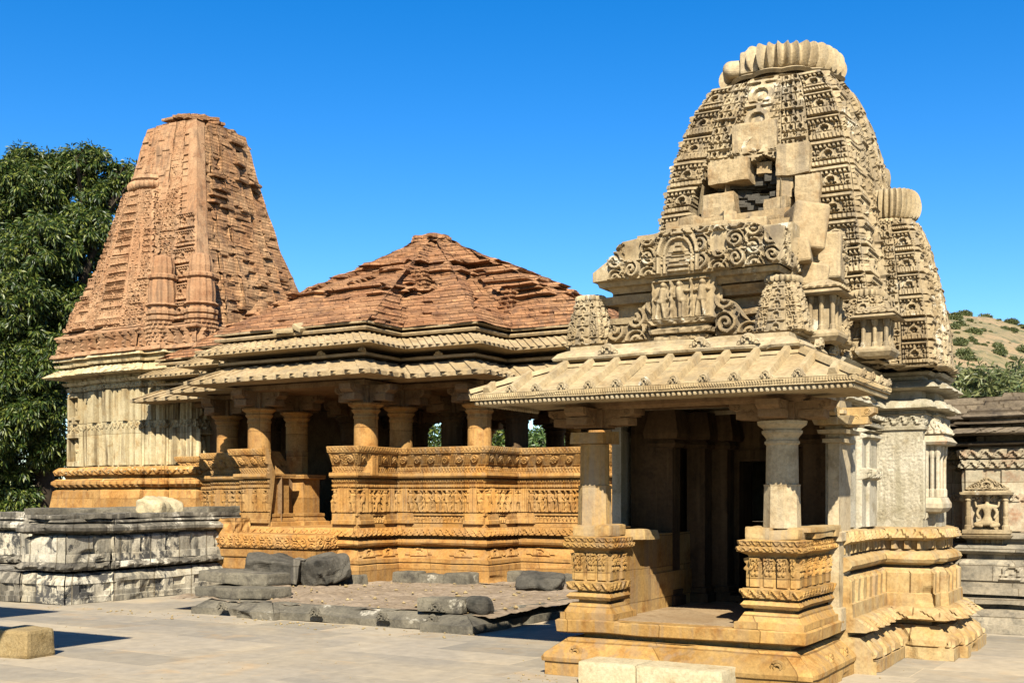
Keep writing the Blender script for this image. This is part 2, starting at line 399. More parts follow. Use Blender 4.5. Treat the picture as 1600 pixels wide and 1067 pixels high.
def frieze(s, z, z0, z1, wid, amp, seed=0, post=True):
    v = (z-z0)/(z1-z0); H = z1-z0; k = np.floor(s/wid); u = (s-(k+.5)*wid)/H
    f = figure(u, np.clip(v, -1, 2), k.astype(int)+seed*31)
    if post:
        e = wid/2/H-.05; pp = sstep(0, .03, np.abs(u)-e)*.75*(1+.25*np.sin(v*30)); f = np.maximum(f, pp)
    f = np.where((v > .93) | (v < .03), np.maximum(f, .8), f)
    return np.where((v >= 0) & (v <= 1), f*amp, 0)
def gav(u, v):
    """horseshoe arch motif, u -.5...5, v 0..1"""
    d = np.hypot(u*1.0, (v-.45)*.95)
    ring = sstep(.46, .42, d)*sstep(.24, .28, d)*(v > .18)
    tip = sstep(.09, .05, np.abs(u))*(v > .8)*(v < 1.0)*.9
    ear = bumpr(np.hypot(np.abs(u)-.42, v-.22), .12)
    boss = bumpr(np.hypot(u, v-.36), .12)*.6
    base = ((v < .14) & (v > 0))*.8
    return np.maximum.reduce([ring, tip, ear, boss, base])
def minis(s, z, cw, ch, amp):
    """lattice of small arches and blocks"""
    r = np.floor(z/ch); ss = s+(r % 2)*cw*.5; k = np.floor(ss/cw); u = ss/cw-k-.5; v = z/ch-r
    a = np.where(np.hypot(u, (v-.35)*.8) < .24, 0., 1.)*(np.abs(u) < .42)*(v < .78)
    b = (v > .82)*.55
    c = np.where(rnd(k*17+r*5, 9) > .82, .5, 1.)
    return np.maximum(a*c, b)*amp
def tiers(s, L_, z, zb, th, amp, nr=9, side=False):
    """corner band storeys: ledge, ribbed cushion, arches"""
    v = (z-zb)/th; v = v-np.floor(v); u = s/L_-.5
    ribs = (.35+.5*np.sqrt(np.abs(np.sin(pi*(u+.5)*nr))))*sstep(.50, .44, np.abs(u))
    w_ = th/L_
    cu = u/(.55*th/L_+1e-6)
    g1 = gav(np.clip(cu, -2, 2), (v-.30)/.44)*(v > .30)*(v < .76)*(np.abs(cu) < .6)
    ss = np.abs(u)*L_/(th*.22); k = np.floor(ss); uu = ss-k-.5; vv = (v-.30)/.22; kv = np.floor(vv); fv = vv-kv
    blk = (np.abs(uu) < .40)*(fv < .8)*np.where(np.hypot(uu, fv-.32) < .22, 0.05, .62)
    field = np.where(np.abs(cu) < .6, g1, blk)
    row = (v > .76)*(v < .88)*np.where(np.abs(((s/(th*.16)) % 1)-.5) < .28, .8, .15)
    f = np.where(v < .10, -.6, np.where(v < .27, ribs, np.where(v < .76, field, np.where(v < .88, row, 1.05))))
    return f*amp
def scroll(u, v, turns=2.2, r=.45):
    d = np.hypot(u, v); th = np.arctan2(v, u); q = (d/r*turns-th/(2*pi)) % 1
    return np.where(d < r, sstep(.5, .15, np.abs(q-.5))*1., 0)
def scallop(s, z, z0, z1, wid, amp):
    v = (z-z0)/(z1-z0); u = (s/wid) % 1-.5; d = np.abs(np.abs(u)*2-(v))
    return np.where((v > 0) & (v < 1), np.where(d < .22, 1., np.where(np.hypot(u*1.3, v-.25) < .18, .8, 0))*amp, 0)
def band(z, a, b): return (z >= a) & (z <= b)

# ================================================================== SETTING
def build_ground():
    mb = MB(); x = np.concatenate([np.linspace(-700, -40, 12), np.linspace(-38, 20, 60), np.linspace(22, 700, 12)]); y = np.concatenate([np.linspace(-60, 0, 5), np.linspace(1, 40, 40), np.linspace(42, 900, 15)])
    X, Y = np.meshgrid(x, y); mb.grid(np.stack([X, Y, 0*X], -1)); mb.build('ground', PAVE, kind='structure')
build_ground()
def build_hill():
    mb = MB(); a = np.linspace(-.25, .85, 150); d = np.linspace(55, 260, 80)
    A, D = np.meshgrid(a, d)
    px = A   # tangent of the angle from the view axis
    X = _F[0]*D+_R[0]*D*A; Y = _F[1]*D+_R[1]*D*A
    ridge = np.exp(-((A-.36)/.30)**2)*.92+.10
    rise = sstep(58, 185, D)*30.0
    Z = ridge*rise+fbm(X*.05, Y*.05, 0*X, 3, 4)*2.2*sstep(60, 120, D)+fbm(X*.4, Y*.4, 0*X, 8, 3)*.35*sstep(60, 90, D)-.3
    mb.grid(np.stack([X, Y, Z], -1)); mb.build('hill', HILL, kind='structure', smooth=True)
    return lambda x, y: None
build_hill()
def hill_h(dd, aa):
    X = _F[0]*dd+_R[0]*dd*aa; Y = _F[1]*dd+_R[1]*dd*aa
    ridge = math.exp(-((aa-.36)/.30)**2)*.92+.10
    return X, Y, float(ridge*sstep(58, 185, dd)*30.0+fbm(X*.05, Y*.05, 0, 3, 4)*2.2*sstep(60, 120, dd)-.3)

# ------------------------------------------------------------------ vegetation
def leaves(mb, C, n, rad, size, droop, rs, wide=.32):
    """n leaves around each centre in C"""
    m = len(C); c = np.repeat(C, n, 0); k = len(c)
    d = rs.normal(size=(k, 3)); d /= np.linalg.norm(d, axis=1, keepdims=True)
    base = c+d*rad*rs.rand(k, 1)*.6
    dr = d+np.array([0, 0, -droop]); dr /= np.linalg.norm(dr, axis=1, keepdims=True)
    sd_ = np.cross(dr, rs.normal(size=(k, 3))); sd_ /= np.linalg.norm(sd_, axis=1, keepdims=True)
    Ls = size*(.6+.8*rs.rand(k, 1)); wd = Ls*wide*.5
    up = np.cross(sd_, dr)
    p0 = base; p1 = base+dr*Ls*.45+sd_*wd+up*wd*.3; p2 = base+dr*Ls+np.array([0, 0, -.12])*Ls; p3 = base+dr*Ls*.45-sd_*wd+up*wd*.3
    v = np.stack([p0, p1, p2, p3], 1).reshape(-1, 3); o = mb.verts(v); i = np.arange(k)[:, None]*4+o
    mb.tris(np.concatenate([i+np.array([[0, 1, 2]]), i+np.array([[0, 2, 3]])]))
def make_tree(name, loc, blobs, trunk_h, tr, leafm, label, cat, group=None, ncl=60, nl=14, size=.3, droop=.8, seed=0, wide=.32, clr=.4):
    rs = np.random.RandomState(seed); loc = np.array(loc, float)
    t = thing(name, tuple(loc), label, cat, group, local=True)
    tb = MB()
    top = np.array([rs.randn()*.2, rs.randn()*.2, trunk_h])
    tb.tube([[0, 0, -.1], [tr*.3, 0, trunk_h*.3], [0, tr*.4, trunk_h*.6], top], [tr*1.3, tr, tr*.85, tr*.7], 8)
    for b in blobs:
        c = np.array(b[:3], float); mid = (top+c)/2+rs.randn(3)*.3*tr*3+np.array([0, 0, .1*abs(c[2]-top[2])])
        tb.tube([top*.8, mid, c], [tr*.55, tr*.35, tr*.12], 6)
        for q in range(5):
            d = rs.randn(3); d /= np.linalg.norm(d); e = c+d*np.array(b[3:6])*.8
            tb.tube([mid*.4+c*.6, (c+e)/2+rs.randn(3)*.1, e], [tr*.2, tr*.12, tr*.05], 5)
    tb.build('trunk', BARK, t, smooth=True)
    lm = MB()
    for b in blobs:
        c = np.array(b[:3], float); R = np.array(b[3:6], float); n = int(ncl*(b[6] if len(b) > 6 else 1))
        d = rs.normal(size=(n, 3)); d /= np.linalg.norm(d, axis=1, keepdims=True)
        rr = (.35+.65*rs.rand(n, 1)**.45)*(1+.25*noise(d[:, 0]*2+seed, d[:, 1]*2, d[:, 2]*2)[:, None])
        C = c+d*R*rr
        leaves(lm, C, nl, clr, size, droop, rs, wide)
    lm.build('crown', leafm, t)
    return t

# big tree at the left edge
cT = atW(60, 778, 33.0)
blobs = []
rs = np.random.RandomState(5)
for (px, py, r, dw) in [(60, 300, 1.25, 0), (110, 270, 1.0, .8), (20, 290, 1.2, -.5), (160, 300, .9, .5), (190, 275, .65, .3), (-30, 330, 1.5, 0), (130, 360, 1.1, 0), (60, 390, 1.4, -1), (-40, 430, 1.6, 0), (150, 420, .9, .6), (20, 470, 1.5, -1.3),
                        (100, 480, 1.2, -.4), (70, 560, 1.3, -1.2), (0, 570, 1.6, -1.0), (50, 640, 1.3, -1.0), (-20, 680, 1.5, -1.2), (110, 560, .9, 0), (80, 700, .8, -.5), (-60, 560, 1.6, 0), (40, 255, .7, 0), (135, 250, .6, 0), (85, 262, .7, .4), (15, 740, 1.0, -.3), (60, 760, .8, .6), (20, 790, .9, -.6), (-20, 770, 1.1, 0), (70, 795, .7, 1.0), (60, 500, 1.6, 1.6), (60, 400, 1.6, 1.8), (10, 620, 1.7, 1.9)]:
    p = atW(px, py, 33.0+dw)-np.array([cT[0], cT[1], 0]); blobs.append((p[0], p[1], p[2], r*.86, r*.86, r*.68, r*r*.9))
make_tree('mango_tree', (cT[0], cT[1], 0), blobs, 4.2, .38, LEAF, 'tall dense tree with drooping glossy leaves at the left edge behind the red tower', 'tree', ncl=125, nl=54, size=.14, droop=.7, seed=3, clr=.30, wide=.32)
# trees behind, at the foot of the hill and beyond the hall
k = 0
for (px, py, ww, hgt, rad, m, lab) in [(672, 700, 42, 4.6, 2.1, LEAF, 'round dark tree framed between the hall columns, left one'), (700, 690, 38, 3.4, 1.2, LEAF2, 'small light green tree seen through the hall beside the round dark one'),
                         (775, 690, 42, 4.6, 1.6, LEAF, 'dark green tree seen through the hall, left of a dark column'), (845, 690, 40, 4.2, 1.5, LEAF2, 'green tree seen through the hall, right of a dark column'), (905, 690, 44, 4.5, 1.6, LEAF, 'tree glimpsed through the hall just left of the porch pillar'),
                         (1512, 590, 33, 5.6, 1.7, LEAF3, 'feathery light green tree above the rear shrine roof, nearest the spire'), (1585, 580, 36, 6.0, 2.2, LEAF3, 'feathery light green tree above the rear shrine roof at the right edge'), (1650, 580, 34, 5.6, 2.0, LEAF2, 'feathery tree past the right edge of the rear shrine roof')]:
    p = atW(px, 778, ww); z = hgt
    bl = [(0, 0, z-rad*.9, rad, rad, rad*.8), (rad*.6, .2, z-rad*1.3, rad*.7, rad*.7, rad*.6, .5), (-rad*.6, -.2, z-rad*1.4, rad*.7, rad*.7, rad*.6, .5), (0, 0, z-rad*2.0, rad*.9, rad*.9, rad*.9, .6), (0.2, 0, z-rad*.5, rad*.5, rad*.5, rad*.45, .4)]
    make_tree('tree', (p[0], p[1], 0), bl, z*.5, .16, m, lab, 'tree', 'trees beyond the temples', ncl=330, nl=12, size=.2, droop=.2, seed=20+k, clr=.22); k += 1
# scrub on the hill
rs = np.random.RandomState(11)
shr = MB(); rs2 = np.random.RandomState(2)
d_ = rs2.normal(size=(130, 3)); d_ /= np.linalg.norm(d_, axis=1, keepdims=True); d_[:, 2] = np.abs(d_[:, 2])
leaves(shr, d_*np.array([1, 1, .75])*(.4+.6*rs2.rand(130, 1)), 16, .2, .22, -.1, rs2, .5)
sh_me = None
LOOKS = ['skyline on the ridge', 'bare upper slope', 'middle of the slope', 'rocky foot of the slope']
for i in range(190):
    aa = rs.uniform(.355, .50); dd = rs.uniform(72, 178); x, y, z = hill_h(dd, aa)
    row = 0 if dd > 150 else 1 if dd > 120 else 2 if dd > 95 else 3
    if sh_me is None:
        o = shr.build('shrub', LEAF3); sh_me = o.data
    else: o = bpy.data.objects.new('shrub', sh_me); COL.objects.link(o)
    s_ = rs.uniform(.3, .9)*rs.choice([.5, .8, 1.3]); o.location = (x, y, z-.1); o.scale = (s_, s_, s_*rs.uniform(.7, 1.1)); o.rotation_euler = (0, 0, rs.uniform(0, 6))
    tag(o, 'low green shrub on the dry hillside, '+LOOKS[row], 'shrub', 'shrubs on the hillside, '+LOOKS[row])

# ================================================================== shared architectural pieces
def amalaka(mb, cx, cy, z0, z1, R, ribs=36, a0=0., a1=2*pi, lob=.17, rin=.55):
    h = z1-z0; pr = []
    for k in range(13):
        a = -pi/2+pi*k/12; pr.append((R*(.80+.20*cos(a)), z0+h/2+h/2*sin(a)))
    pr = [(R*rin, z0)]+pr+[(R*rin, z1), (0.01, z1+.01)]
    th = np.linspace(a0, a1, ribs*8+1); P_ = np.array(pr)
    lobm = 1-lob*np.abs(np.sin(ribs*th/2))**.85
    r = P_[:, 0][:, None]*np.where(np.arange(len(pr))[:, None] % 99 > 0, lobm[None], 1.)
    c = np.array([cx, cy]); x = cx+r*np.cos(th); y = cy+r*np.sin(th); z = P_[:, 1][:, None]+0*r
    x = x+noise(x*5, y*5, z*5, 3)*.008; z = z+noise(x*4, y*4, z*4, 9)*.01
    mb.grid(np.stack([x, y, z], -1))
    if a1-a0 < 2*pi-.01:
        for j in (0, -1): mb.ngon(np.stack([x[:, j], y[:, j], z[:, j]], -1)[1:-1])
    return mb
def minispire(mb, cx, cy, hw, z0, z1, seed=0, amal=True):
    pl = [(-1, -1), (-.45, -1), (-.45, -1.12), (.45, -1.12), (.45, -1), (1, -1), (1, -.45), (1.12, -.45), (1.12, .45), (1, .45), (1, 1), (-1, 1), (-1, .45), (-1.12, .45), (-1.12, -.45), (-1, -.45)]
    H = z1-z0; top = z0+H*.88
    def s(z): return hw*(1-.42*np.clip((z-z0)/(top-z0), 0, 1)**1.7)
    def det(i, S, L_, z):
        if i in (2, 7, 12):
            v = ((z-z0)/(H*.2)) % 1; u = (S/L_-.5)*L_/(H*.2); return gav(u, v)*.03+((v > .93)*.02)
        return minis(S, z, L_.max()/1.6, H*.085, .028)
    shell(mb, pl, [(z0, .0), (z0+.02, .03), (z0+.025, 0), (top, 0)], .010, .012, det, s, (cx, cy), amp=.004, seed=seed)
    if amal:
        amalaka(mb, cx, cy, top, z1, hw*.92, 22)
    return mb
def bracket(mb, cx, cy, z0, z1, reach, wdt, dirs=((1, 0), (-1, 0), (0, 1), (0, -1))):
    H = z1-z0
    for dx, dy in dirs:
        pr = [(0, 0), (.30, 0), (.42, .10), (.40, .22), (.52, .20), (.66, .28), (.72, .42), (.68, .55), (.86, .55), (1.0, .72), (1.0, 1), (0, 1)]
        pts = []
        px_, py_ = -dy, dx
        for a, b in pr: pts.append([cx+dx*reach*a-px_*wdt/2, cy+dy*reach*a-py_*wdt/2, z0+H*b])
        mb.extrude(pts, [px_*wdt, py_*wdt, 0])
        # volutes on the arm sides and a carved boss at the tip
        for t_, zz, rr in ((.55, .42, .17), (.84, .78, .14)):
            for s_ in (-1, 1):
                for q in range(2):
                    th = np.linspace(0, 2*pi, 13); r_ = rr*H*(1-.5*q)
                    c_ = np.array([cx+dx*reach*t_+s_*px_*wdt*.5, cy+dy*reach*t_+s_*py_*wdt*.5, z0+H*zz])
                    mb.tube([c_+np.array([dx*r_*cos(a), dy*r_*cos(a), r_*sin(a)]) for a in th], H*.035, 4)
        mb.block(cx+dx*reach*.62, cy+dy*reach*.62, z0+H*.34, wdt*1.1, wdt*1.1, H*.4, .03, .02, seed=int(abs(cx*7+dx*3+dy*5)*9) % 50)
    mb.box(cx-wdt*.75, cx+wdt*.75, cy-wdt*.75, cy+wdt*.75, z0+.01*H, z1-.01)
def ornament(mb, c, w_, h_, n):
    """small horseshoe-arch boss sitting on a moulding; n outward direction (unit xy)"""
    c = np.array(c, float); n = np.array([n[0], n[1], 0.]); t = np.array([-n[1], n[0], 0.]); up = np.array([0, 0, 1.])
    for k, (r, rad) in enumerate(((.5, .09), (.27, .07))):
        th = np.linspace(-.15*pi, 1.15*pi, 11)
        mb.tube([c+t*w_*r*.62*cos(a)+up*(h_*.35+h_*r*.9*sin(a))+n*.01*(k+1) for a in th], w_*rad, 5)
    for s_ in (-1, 1):
        th = np.linspace(0, 1.6*pi, 8)
        mb.tube([c+t*(s_*w_*.44+s_*w_*.1*cos(a))+up*(h_*.18+h_*.16*sin(a)) for a in th], w_*.06, 4)
    mb.extrude([c-t*w_*.6-n*.03, c+t*w_*.6-n*.03, c+t*w_*.25+up*h_*.75-n*.03, c-t*w_*.25+up*h_*.75-n*.03], n*.035)
def plate(mb, axis, a0, a1, zb, zt, pos, det, depth, res=.014, top=True, n=-1, amp=.006):
    """carved slab: axis 'x' lies in plane y=pos facing -Y, axis 'y' in plane x=pos facing +X; zt may be a function"""
    A = np.linspace(a0, a1, max(2, int((a1-a0)/res))); ztv = np.array([zt(a) if callable(zt) else zt for a in A]); zbv = np.array([zb(a) if callable(zb) else zb for a in A])
    nz = max(2, int((ztv-zbv).max()/res)); t = np.linspace(0, 1, nz)
    Z = zbv[None]+(ztv-zbv)[None]*t[:, None]; AA = A[None]+0*Z
    h = det(AA, Z) if det else 0*Z
    h = h+fbm(AA*9, Z*9, pos, 4, 2)*amp; h[0] = 0; h[-1] = 0; h[:, 0] = 0; h[:, -1] = 0
    if axis == 'x': p = np.stack([AA, pos-h, Z], -1); back = np.array([0, depth, 0])
    else: p = np.stack([pos+h, AA, Z], -1); back = np.array([-depth, 0, 0])
    mb.grid(p)
    for row in (p[0], p[-1], p[:, 0], p[:, -1]):
        mb.grid(np.stack([row, row+back]))
    return mb

# ================================================================== RIGHT TEMPLE (near, tan spire)
CXA, CYA = -3.73, 12.5
A = thing('temple', (CXA, CYA, 0), 'near tan sandstone temple with tall carved spire and pillared porch under a sloping canopy', 'temple')
plA = [(-4.93, 10.58), (-2.66, 10.58), (-2.66, 12.2), (-2.19, 12.2), (-2.19, 12.5), (-2.11, 12.5), (-2.11, 13.1), (-2.19, 13.1), (-2.19, 13.4), (-2.66, 13.4), (-2.66, 14.4), (-4.93, 14.4), (-4.93, 13.6), (-5.30, 13.6), (-5.30, 12.2), (-4.93, 12.2)]
# plinth and base mouldings
prb = [(0, .36), (.115, .36), (.12, .33), (.19, .32), (.32, .20), (.325, .10), (.37, .10), (.375, .27), (.395, .31), (.49, .19), (.50, .17), (.505, .15), (.63, .145), (.64, .12), (.84, .125), (.885, .08), (.895, -.02), (.915, -.02), (.92, .07), (.945, .125), (.98, .145), (1.02, .13), (1.055, .08), (1.065, 0), (1.165, 0), (1.17, .07), (1.20, .13), (1.285, .10), (1.30, .03), (1.302, 0)]
def detAb(i, S, L_, z):
    h = np.where(band(z, 1.07, 1.165), np.where(np.abs((S/.13) % 1-.5) < .28, .07, 0), 0)
    h = h+scallop(S, z, .375, .50, .26, .035)*1.0
    h = h+np.where(band(z, .13, .32), np.where(np.abs((S/.38) % 1-.5) < (.32-z)*2.2, .03, 0), 0)
    h = h+np.where(band(z, .64, .86), .012*np.sign(np.sin(S*26)), 0)
    h = h+scallop(S, z, 1.18, 1.29, .17, .022)
    h = h-sstep(.55, .8, noise(S*2.5+i*9, z*3.5, i))*.05
    return h
mb = MB(); shell(mb, plA, prb, .022, .022, detAb, amp=.008, fr=7, segs=list(range(1, 16)), cap=False)
for sx, xx in ((1, -2.66), (-1, -4.93)): mb.grid(np.array([[(xx-sx*.1, 10.58, z_) for z_, o_ in prb], [(xx+sx*o_, 10.58, z_) for z_, o_ in prb]]), flip=sx > 0)
mb.build('base', OCHW, A)
# upper walls
prw = [(1.302, 0), (2.30, 0), (2.305, .025), (2.34, .03), (2.345, .015), (2.45, .03), (2.46, .05), (2.465, 0), (2.50, 0), (2.505, .08), (2.52, .12), (2.535, .115), (2.60, .06), (2.615, .03), (2.62, -.02), (2.70, -.02), (2.705, .11), (2.725, .15), (2.74, .14), (2.80, .06), (2.815, .0), (2.85, .0), (2.855, .06), (2.885, .09), (2.90, .06)]
def detAw(i, S, L_, z):
    h = 0*S*z
    if i == 1:
        h = h+np.where((S > .28) & (S < .60), .03, 0)*band(z, 1.32, 2.28)
        pil = (S > .78) & (S < 1.45)
        h = h+np.where(pil, .05+.03*(np.abs(S-1.12) < .16), 0)*band(z, 1.31, 2.28)
        h = h+np.where(pil, .05, 0)*band(z, 1.80, 1.90)+scallop(S, z, 1.81, 1.89, .10, .02)*pil
        h = h+np.where(pil, .05, 0)*(band(z, 2.20, 2.235)+1.4*band(z, 2.26, 2.29))
        h = h+np.where(pil, .10, 0)*(band(z, 2.305, 2.34)+band(z, 2.38, 2.43)*1.2)
    elif i in (2, 5, 13, 14):
        h = h+.005*noise(S*62, z*62, 0)*band(z, 1.35, 2.26)
    elif i in (3, 7, 8): h = h+.02*np.sign(np.sin(S*40))*band(z, 1.4, 2.2)
    h = h+scallop(S, z, 2.345, 2.45, .115, .022)
    h = h+np.where(band(z, 2.52, 2.6)|band(z, 2.725, 2.8), .02*np.maximum(0, np.sin(S*2*pi/.36)), 0)
    return h
mb = MB(); shell(mb, plA, prw, .02, .016, detAw, amp=.004, segs=list(range(1, 16))); mb.box(-4.93, -2.66, 10.62, 10.9, 2.5, 2.9)
for sx, xx in ((1, -2.66), (-1, -4.93)): mb.grid(np.array([[(xx-sx*.1, 10.58, z_) for z_, o_ in prw], [(xx+sx*o_, 10.58, z_) for z_, o_ in prw]]), flip=sx > 0)
mb.build('wall', ROUGHW, A)
# corner post where the porch meets the wall
mb = MB()
shell(mb, rect(-2.70, -2.60, 10.44, 10.86), [(.40, .03), (.6, .03), (.61, .0), (1.2, 0), (1.21, .03), (1.29, .03), (1.3, 0), (2.10, 0), (2.105, .04), (2.14, .04), (2.15, .0), (2.18, .0), (2.185, .07), (2.22, .08), (2.225, .02), (2.26, .02), (2.265, .1), (2.34, .13)], .03, .03, amp=.006)
shell(mb, rect(-2.72, -2.59, 10.42, 10.86), [(2.34, 0), (2.36, .05), (2.39, .05), (2.4, 0), (2.58, .0)], .03, .03, amp=.006)
mb.build('corner_post', TAN, A)
mb = MB(); bracket(mb, -2.66, 10.56, 2.24, 2.42, .36, .16, dirs=((1, 0), (0, -1))); mb.build('bracket', OCHW, A)
# porch plinth, floor slab, core
mb = MB()
def detpl(i, S, L_, z): return -sstep(.45, .8, noise(S*1.8, z*4+9, i))*.035
shell(mb, rect(-4.93, -2.50, 9.14, 11.0), [(0, 0), (.12, 0), (.125, .02), (.16, .025), (.20, .0), (.325, -.155), (.33, -.17)], .03, .04, detpl, amp=.012, fr=4)
for px_ in (900, 1215): p = atY(px_, 1018, 9.16); ornament(mb, (p[0], 9.17, .17), .17, .12, (0, -1))
for px_ in (9.8, 10.3): ornament(mb, (-2.52, px_, .17), .17, .12, (1, 0))
mb.box(-4.66, -2.74, 9.4, 10.9, .30, .40)
mb.build('plinth', OCH, A)
mb = MB()
shell(mb, rect(-4.88, -2.58, 9.27, 10.62), [(.378, -.02), (.39, .0), (.485, .01), (.497, -.012)], .03, .05, lambda i, S, L_, z: -sstep(.5, .8, noise(S*3, z*6, i+3))*.03, amp=.01, fr=5, cap=True)
mb.build('floor_slab', OCH, A)
mb = MB(); mb.box(-4.60, -2.86, 9.42, 12.4, .40, .503); mb.build('porch_floor', FLOORS, A)
# dwarf walls of the porch
prd = [(.50, .10), (.555, .10), (.56, .075), (.635, .03), (.64, -.03), (.665, -.03), (.67, .035), (.70, .06), (.73, .035), (.735, -.02), (.75, -.02), (.755, .04), (.83, .06), (.84, .0), (1.10, 0), (1.12, .01), (1.14, .05), (1.15, .08), (1.19, .085), (1.195, .065), (1.24, .075), (1.25, .03)]
def detd(i, S, L_, z):
    k = np.floor(S/.115); u = S/.115-k-.5
    st = np.where(np.abs(u) < .38, .022, -.01)*band(z, .85, 1.095)*np.where(k % 2 == 0, 1.3, .6)
    v = (z-.985)/.11; top = np.where(band(z, .985, 1.095), minis(S, z, .05, .034, .022), 0)*(np.abs(u) < .42)
    ros = bumpr(np.hypot(np.abs(u)*.115-.018, z-.955), .017)*.018
    h = st+top+ros+scallop(S, z, .755, .835, .09, .02)+scallop(S, z, 1.195, 1.245, .06, .012)+scallop(S, z, 1.15, 1.19, .06, .012)
    return h
mb = MB(); shell(mb, rect(-3.10, -2.70, 9.40, 10.58), prd, .012, .012, detd, amp=.006); mb.build('parapet', OCH, A)
mb = MB(); shell(mb, rect(-4.76, -4.42, 9.40, 9.72), prd, .012, .012, detd, amp=.006)
mb.box(-4.74, -4.40, 9.70, 11.55, .50, 1.245, j=.008, seed=4); mb.box(-4.72, -4.385, 9.71, 11.4, .50, .86, j=.006, seed=8)
mb.build('parapet', OCH, A)
# loose coping stones on the parapets
mb = MB(); mb.block(-3.02, 9.52, 1.305, .22, .30, .115, .03, .03, 3); mb.block(-2.80, 9.47, 1.295, .26, .22, .09, .03, .03, 9); mb.block(-2.72, 9.95, 1.285, .24, .62, .06, .04, .015, 5); mb.block(-2.70, 10.38, 1.29, .24, .22, .07, .04, .03, 6)
mb.block(-2.74, 10.0, 1.335, .30, 1.0, .04, .04, .012, 8)
mb.build('coping', OCHW, A)
mb = MB(); mb.block(-4.60, 9.60, 1.30, .40, .34, .10, .03, .03, 13); mb.block(-4.36, 9.95, 1.26, .26, .34, .09, .03, .03, 14); mb.build('coping', OCHW, A)
# porch columns
def porch_column(cx, cy, broken):
    mb = MB()
    mb.lathe([(.0, 1.345), (.160, 1.345), (.158, 1.40), (.152, 1.70), (.158, 1.715), (.135, 1.72)], 8, (cx, cy), rot=pi/8)
    r0 = .138
    prof = [(r0, 1.70), (.137, 1.85), (.134, 2.05)]
    if not broken:
        prof += [(.137, 2.055), (.148, 2.065), (.148, 2.085), (.136, 2.09), (.136, 2.11), (.15, 2.13), (.172, 2.155), (.172, 2.175), (.155, 2.18), (.165, 2.195), (.205, 2.225), (.212, 2.255), (.0, 2.26)]
        mb.lathe(prof, 28, (cx, cy))
    else:
        mb.lathe([(r0, 1.70), (.136, 1.9), (.134, 2.10), (.0, 2.105)], 16, (cx, cy))
    # pointed leaf tops of the octagonal part
    for k in range(8):
        a = k*pi/4+pi/8+pi/8; n = np.array([cos(a), sin(a), 0]); t_ = np.array([-n[1], n[0], 0]); c_ = np.array([cx, cy, 1.66])+n*.137
        mb.tube([c_-t_*.045, c_-t_*.03+[0, 0, .04], c_+[0, 0, .07], c_+t_*.03+[0, 0, .04], c_+t_*.045], .006, 4)
    o = mb.build('column', TAN if not broken else OCHW, A, smooth=False)
    if broken:
        mb = MB(); mb.box(cx-.165, cx+.165, cy-.165, cy+.165, 2.105, 2.215, j=.012, seed=3); mb.build('capital', OCHW, A)
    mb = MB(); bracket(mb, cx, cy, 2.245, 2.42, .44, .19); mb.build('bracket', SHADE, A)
porch_column(-2.88, 9.62, False); porch_column(-4.66, 9.62, True)
# beams over the porch and canopy
mb = MB()
for x0, x1, y0, y1 in ((-4.86, -2.68, 9.50, 9.74), (-4.86, -4.62, 9.74, 10.6), (-2.92, -2.68, 9.74, 10.6)):
    shell(mb, rect(x0, x1, y0, y1), [(2.41, 0), (2.43, .01), (2.44, .03), (2.50, .03)], .03, .05)
mb.box(-5.0, -2.55, 9.0, 9.9, 2.50, 2.56)
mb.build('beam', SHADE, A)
mb = MB(); shell(mb, rect(-4.84, -2.62, 9.86, 11.6), [(2.485, 0), (2.53, 0), (2.535, .06), (2.56, .08), (2.62, .03), (2.63, 0), (2.70, 0), (2.705, .05), (2.73, .06), (2.77, .02), (2.79, .0)], .02, .03, lambda i, S, L_, z: scallop(S, z, 2.565, 2.62, .12, .015), amp=.006); mb.build('architrave', TAN, A)
EX0, EX1, EY0, EY1, TX0, TX1, TY0, ZE, ZT = -5.46, -2.05, 8.70, 9.95, -4.78, -2.60, 9.26, 2.535, 2.795
mb = MB()
def slope(q, nu=40, nv=10):
    q = np.array(q, float); u = np.linspace(0, 1, nu)[None, :, None]; v = np.linspace(0, 1, nv)[:, None, None]
    p = (q[0]*(1-u)+q[1]*u)*(1-v)+(q[3]*(1-u)+q[2]*u)*v
    p[..., 2] += fbm(p[..., 0]*3, p[..., 1]*3, 0, 5, 2)*.008; return p
mb.grid(slope([(EX0, EY0, ZE), (EX1, EY0, ZE), (TX1, TY0, ZT), (TX0, TY0, ZT)]))
mb.grid(slope([(EX1, EY0, ZE), (EX1, EY1, ZE), (TX1, EY1, ZT), (TX1, TY0, ZT)]))
mb.grid(slope([(EX0, EY1, ZE), (EX0, EY0, ZE), (TX0, TY0, ZT), (TX0, EY1, ZT)]))
mb.grid(slope([(TX0, TY0, ZT), (TX1, TY0, ZT), (TX1, EY1, ZT), (TX0, EY1, ZT)]))
mb.grid(slope([(EX0, EY0, 2.475), (EX1, EY0, 2.475), (EX1, EY1, 2.475), (EX0, EY1, 2.475)]))
mb.grid(slope([(EX1, EY1, 2.475), (EX0, EY1, 2.475), (TX0, EY1, ZT), (TX1, EY1, ZT)]))
def detf(i, S, L_, z): return np.where(np.abs((S/.022) % 1-.5) < .27, .010, 0)*band(z, 2.487, 2.522)
shell(mb, rect(EX0, EX1, EY0, EY1), [(2.475, 0), (2.485, .0), (2.525, .008), (2.53, .012), (2.538, .0)], .01, .011, detf, amp=.003, cap=False)
cano = mb.build('canopy', SLAB, A)
mb = MB()
def bar(p, q, wd, hh):
    p = np.array(p, float); q = np.array(q, float); d = q-p; d /= np.linalg.norm(d); s_ = np.cross(d, [0, 0, 1]); s_ /= np.linalg.norm(s_); up = np.cross(s_, d)
    pr = [s_*wd, s_*wd*.55+up*hh, -s_*wd*.55+up*hh, -s_*wd]
    mb.extrude([p+a for a in pr], q-p)
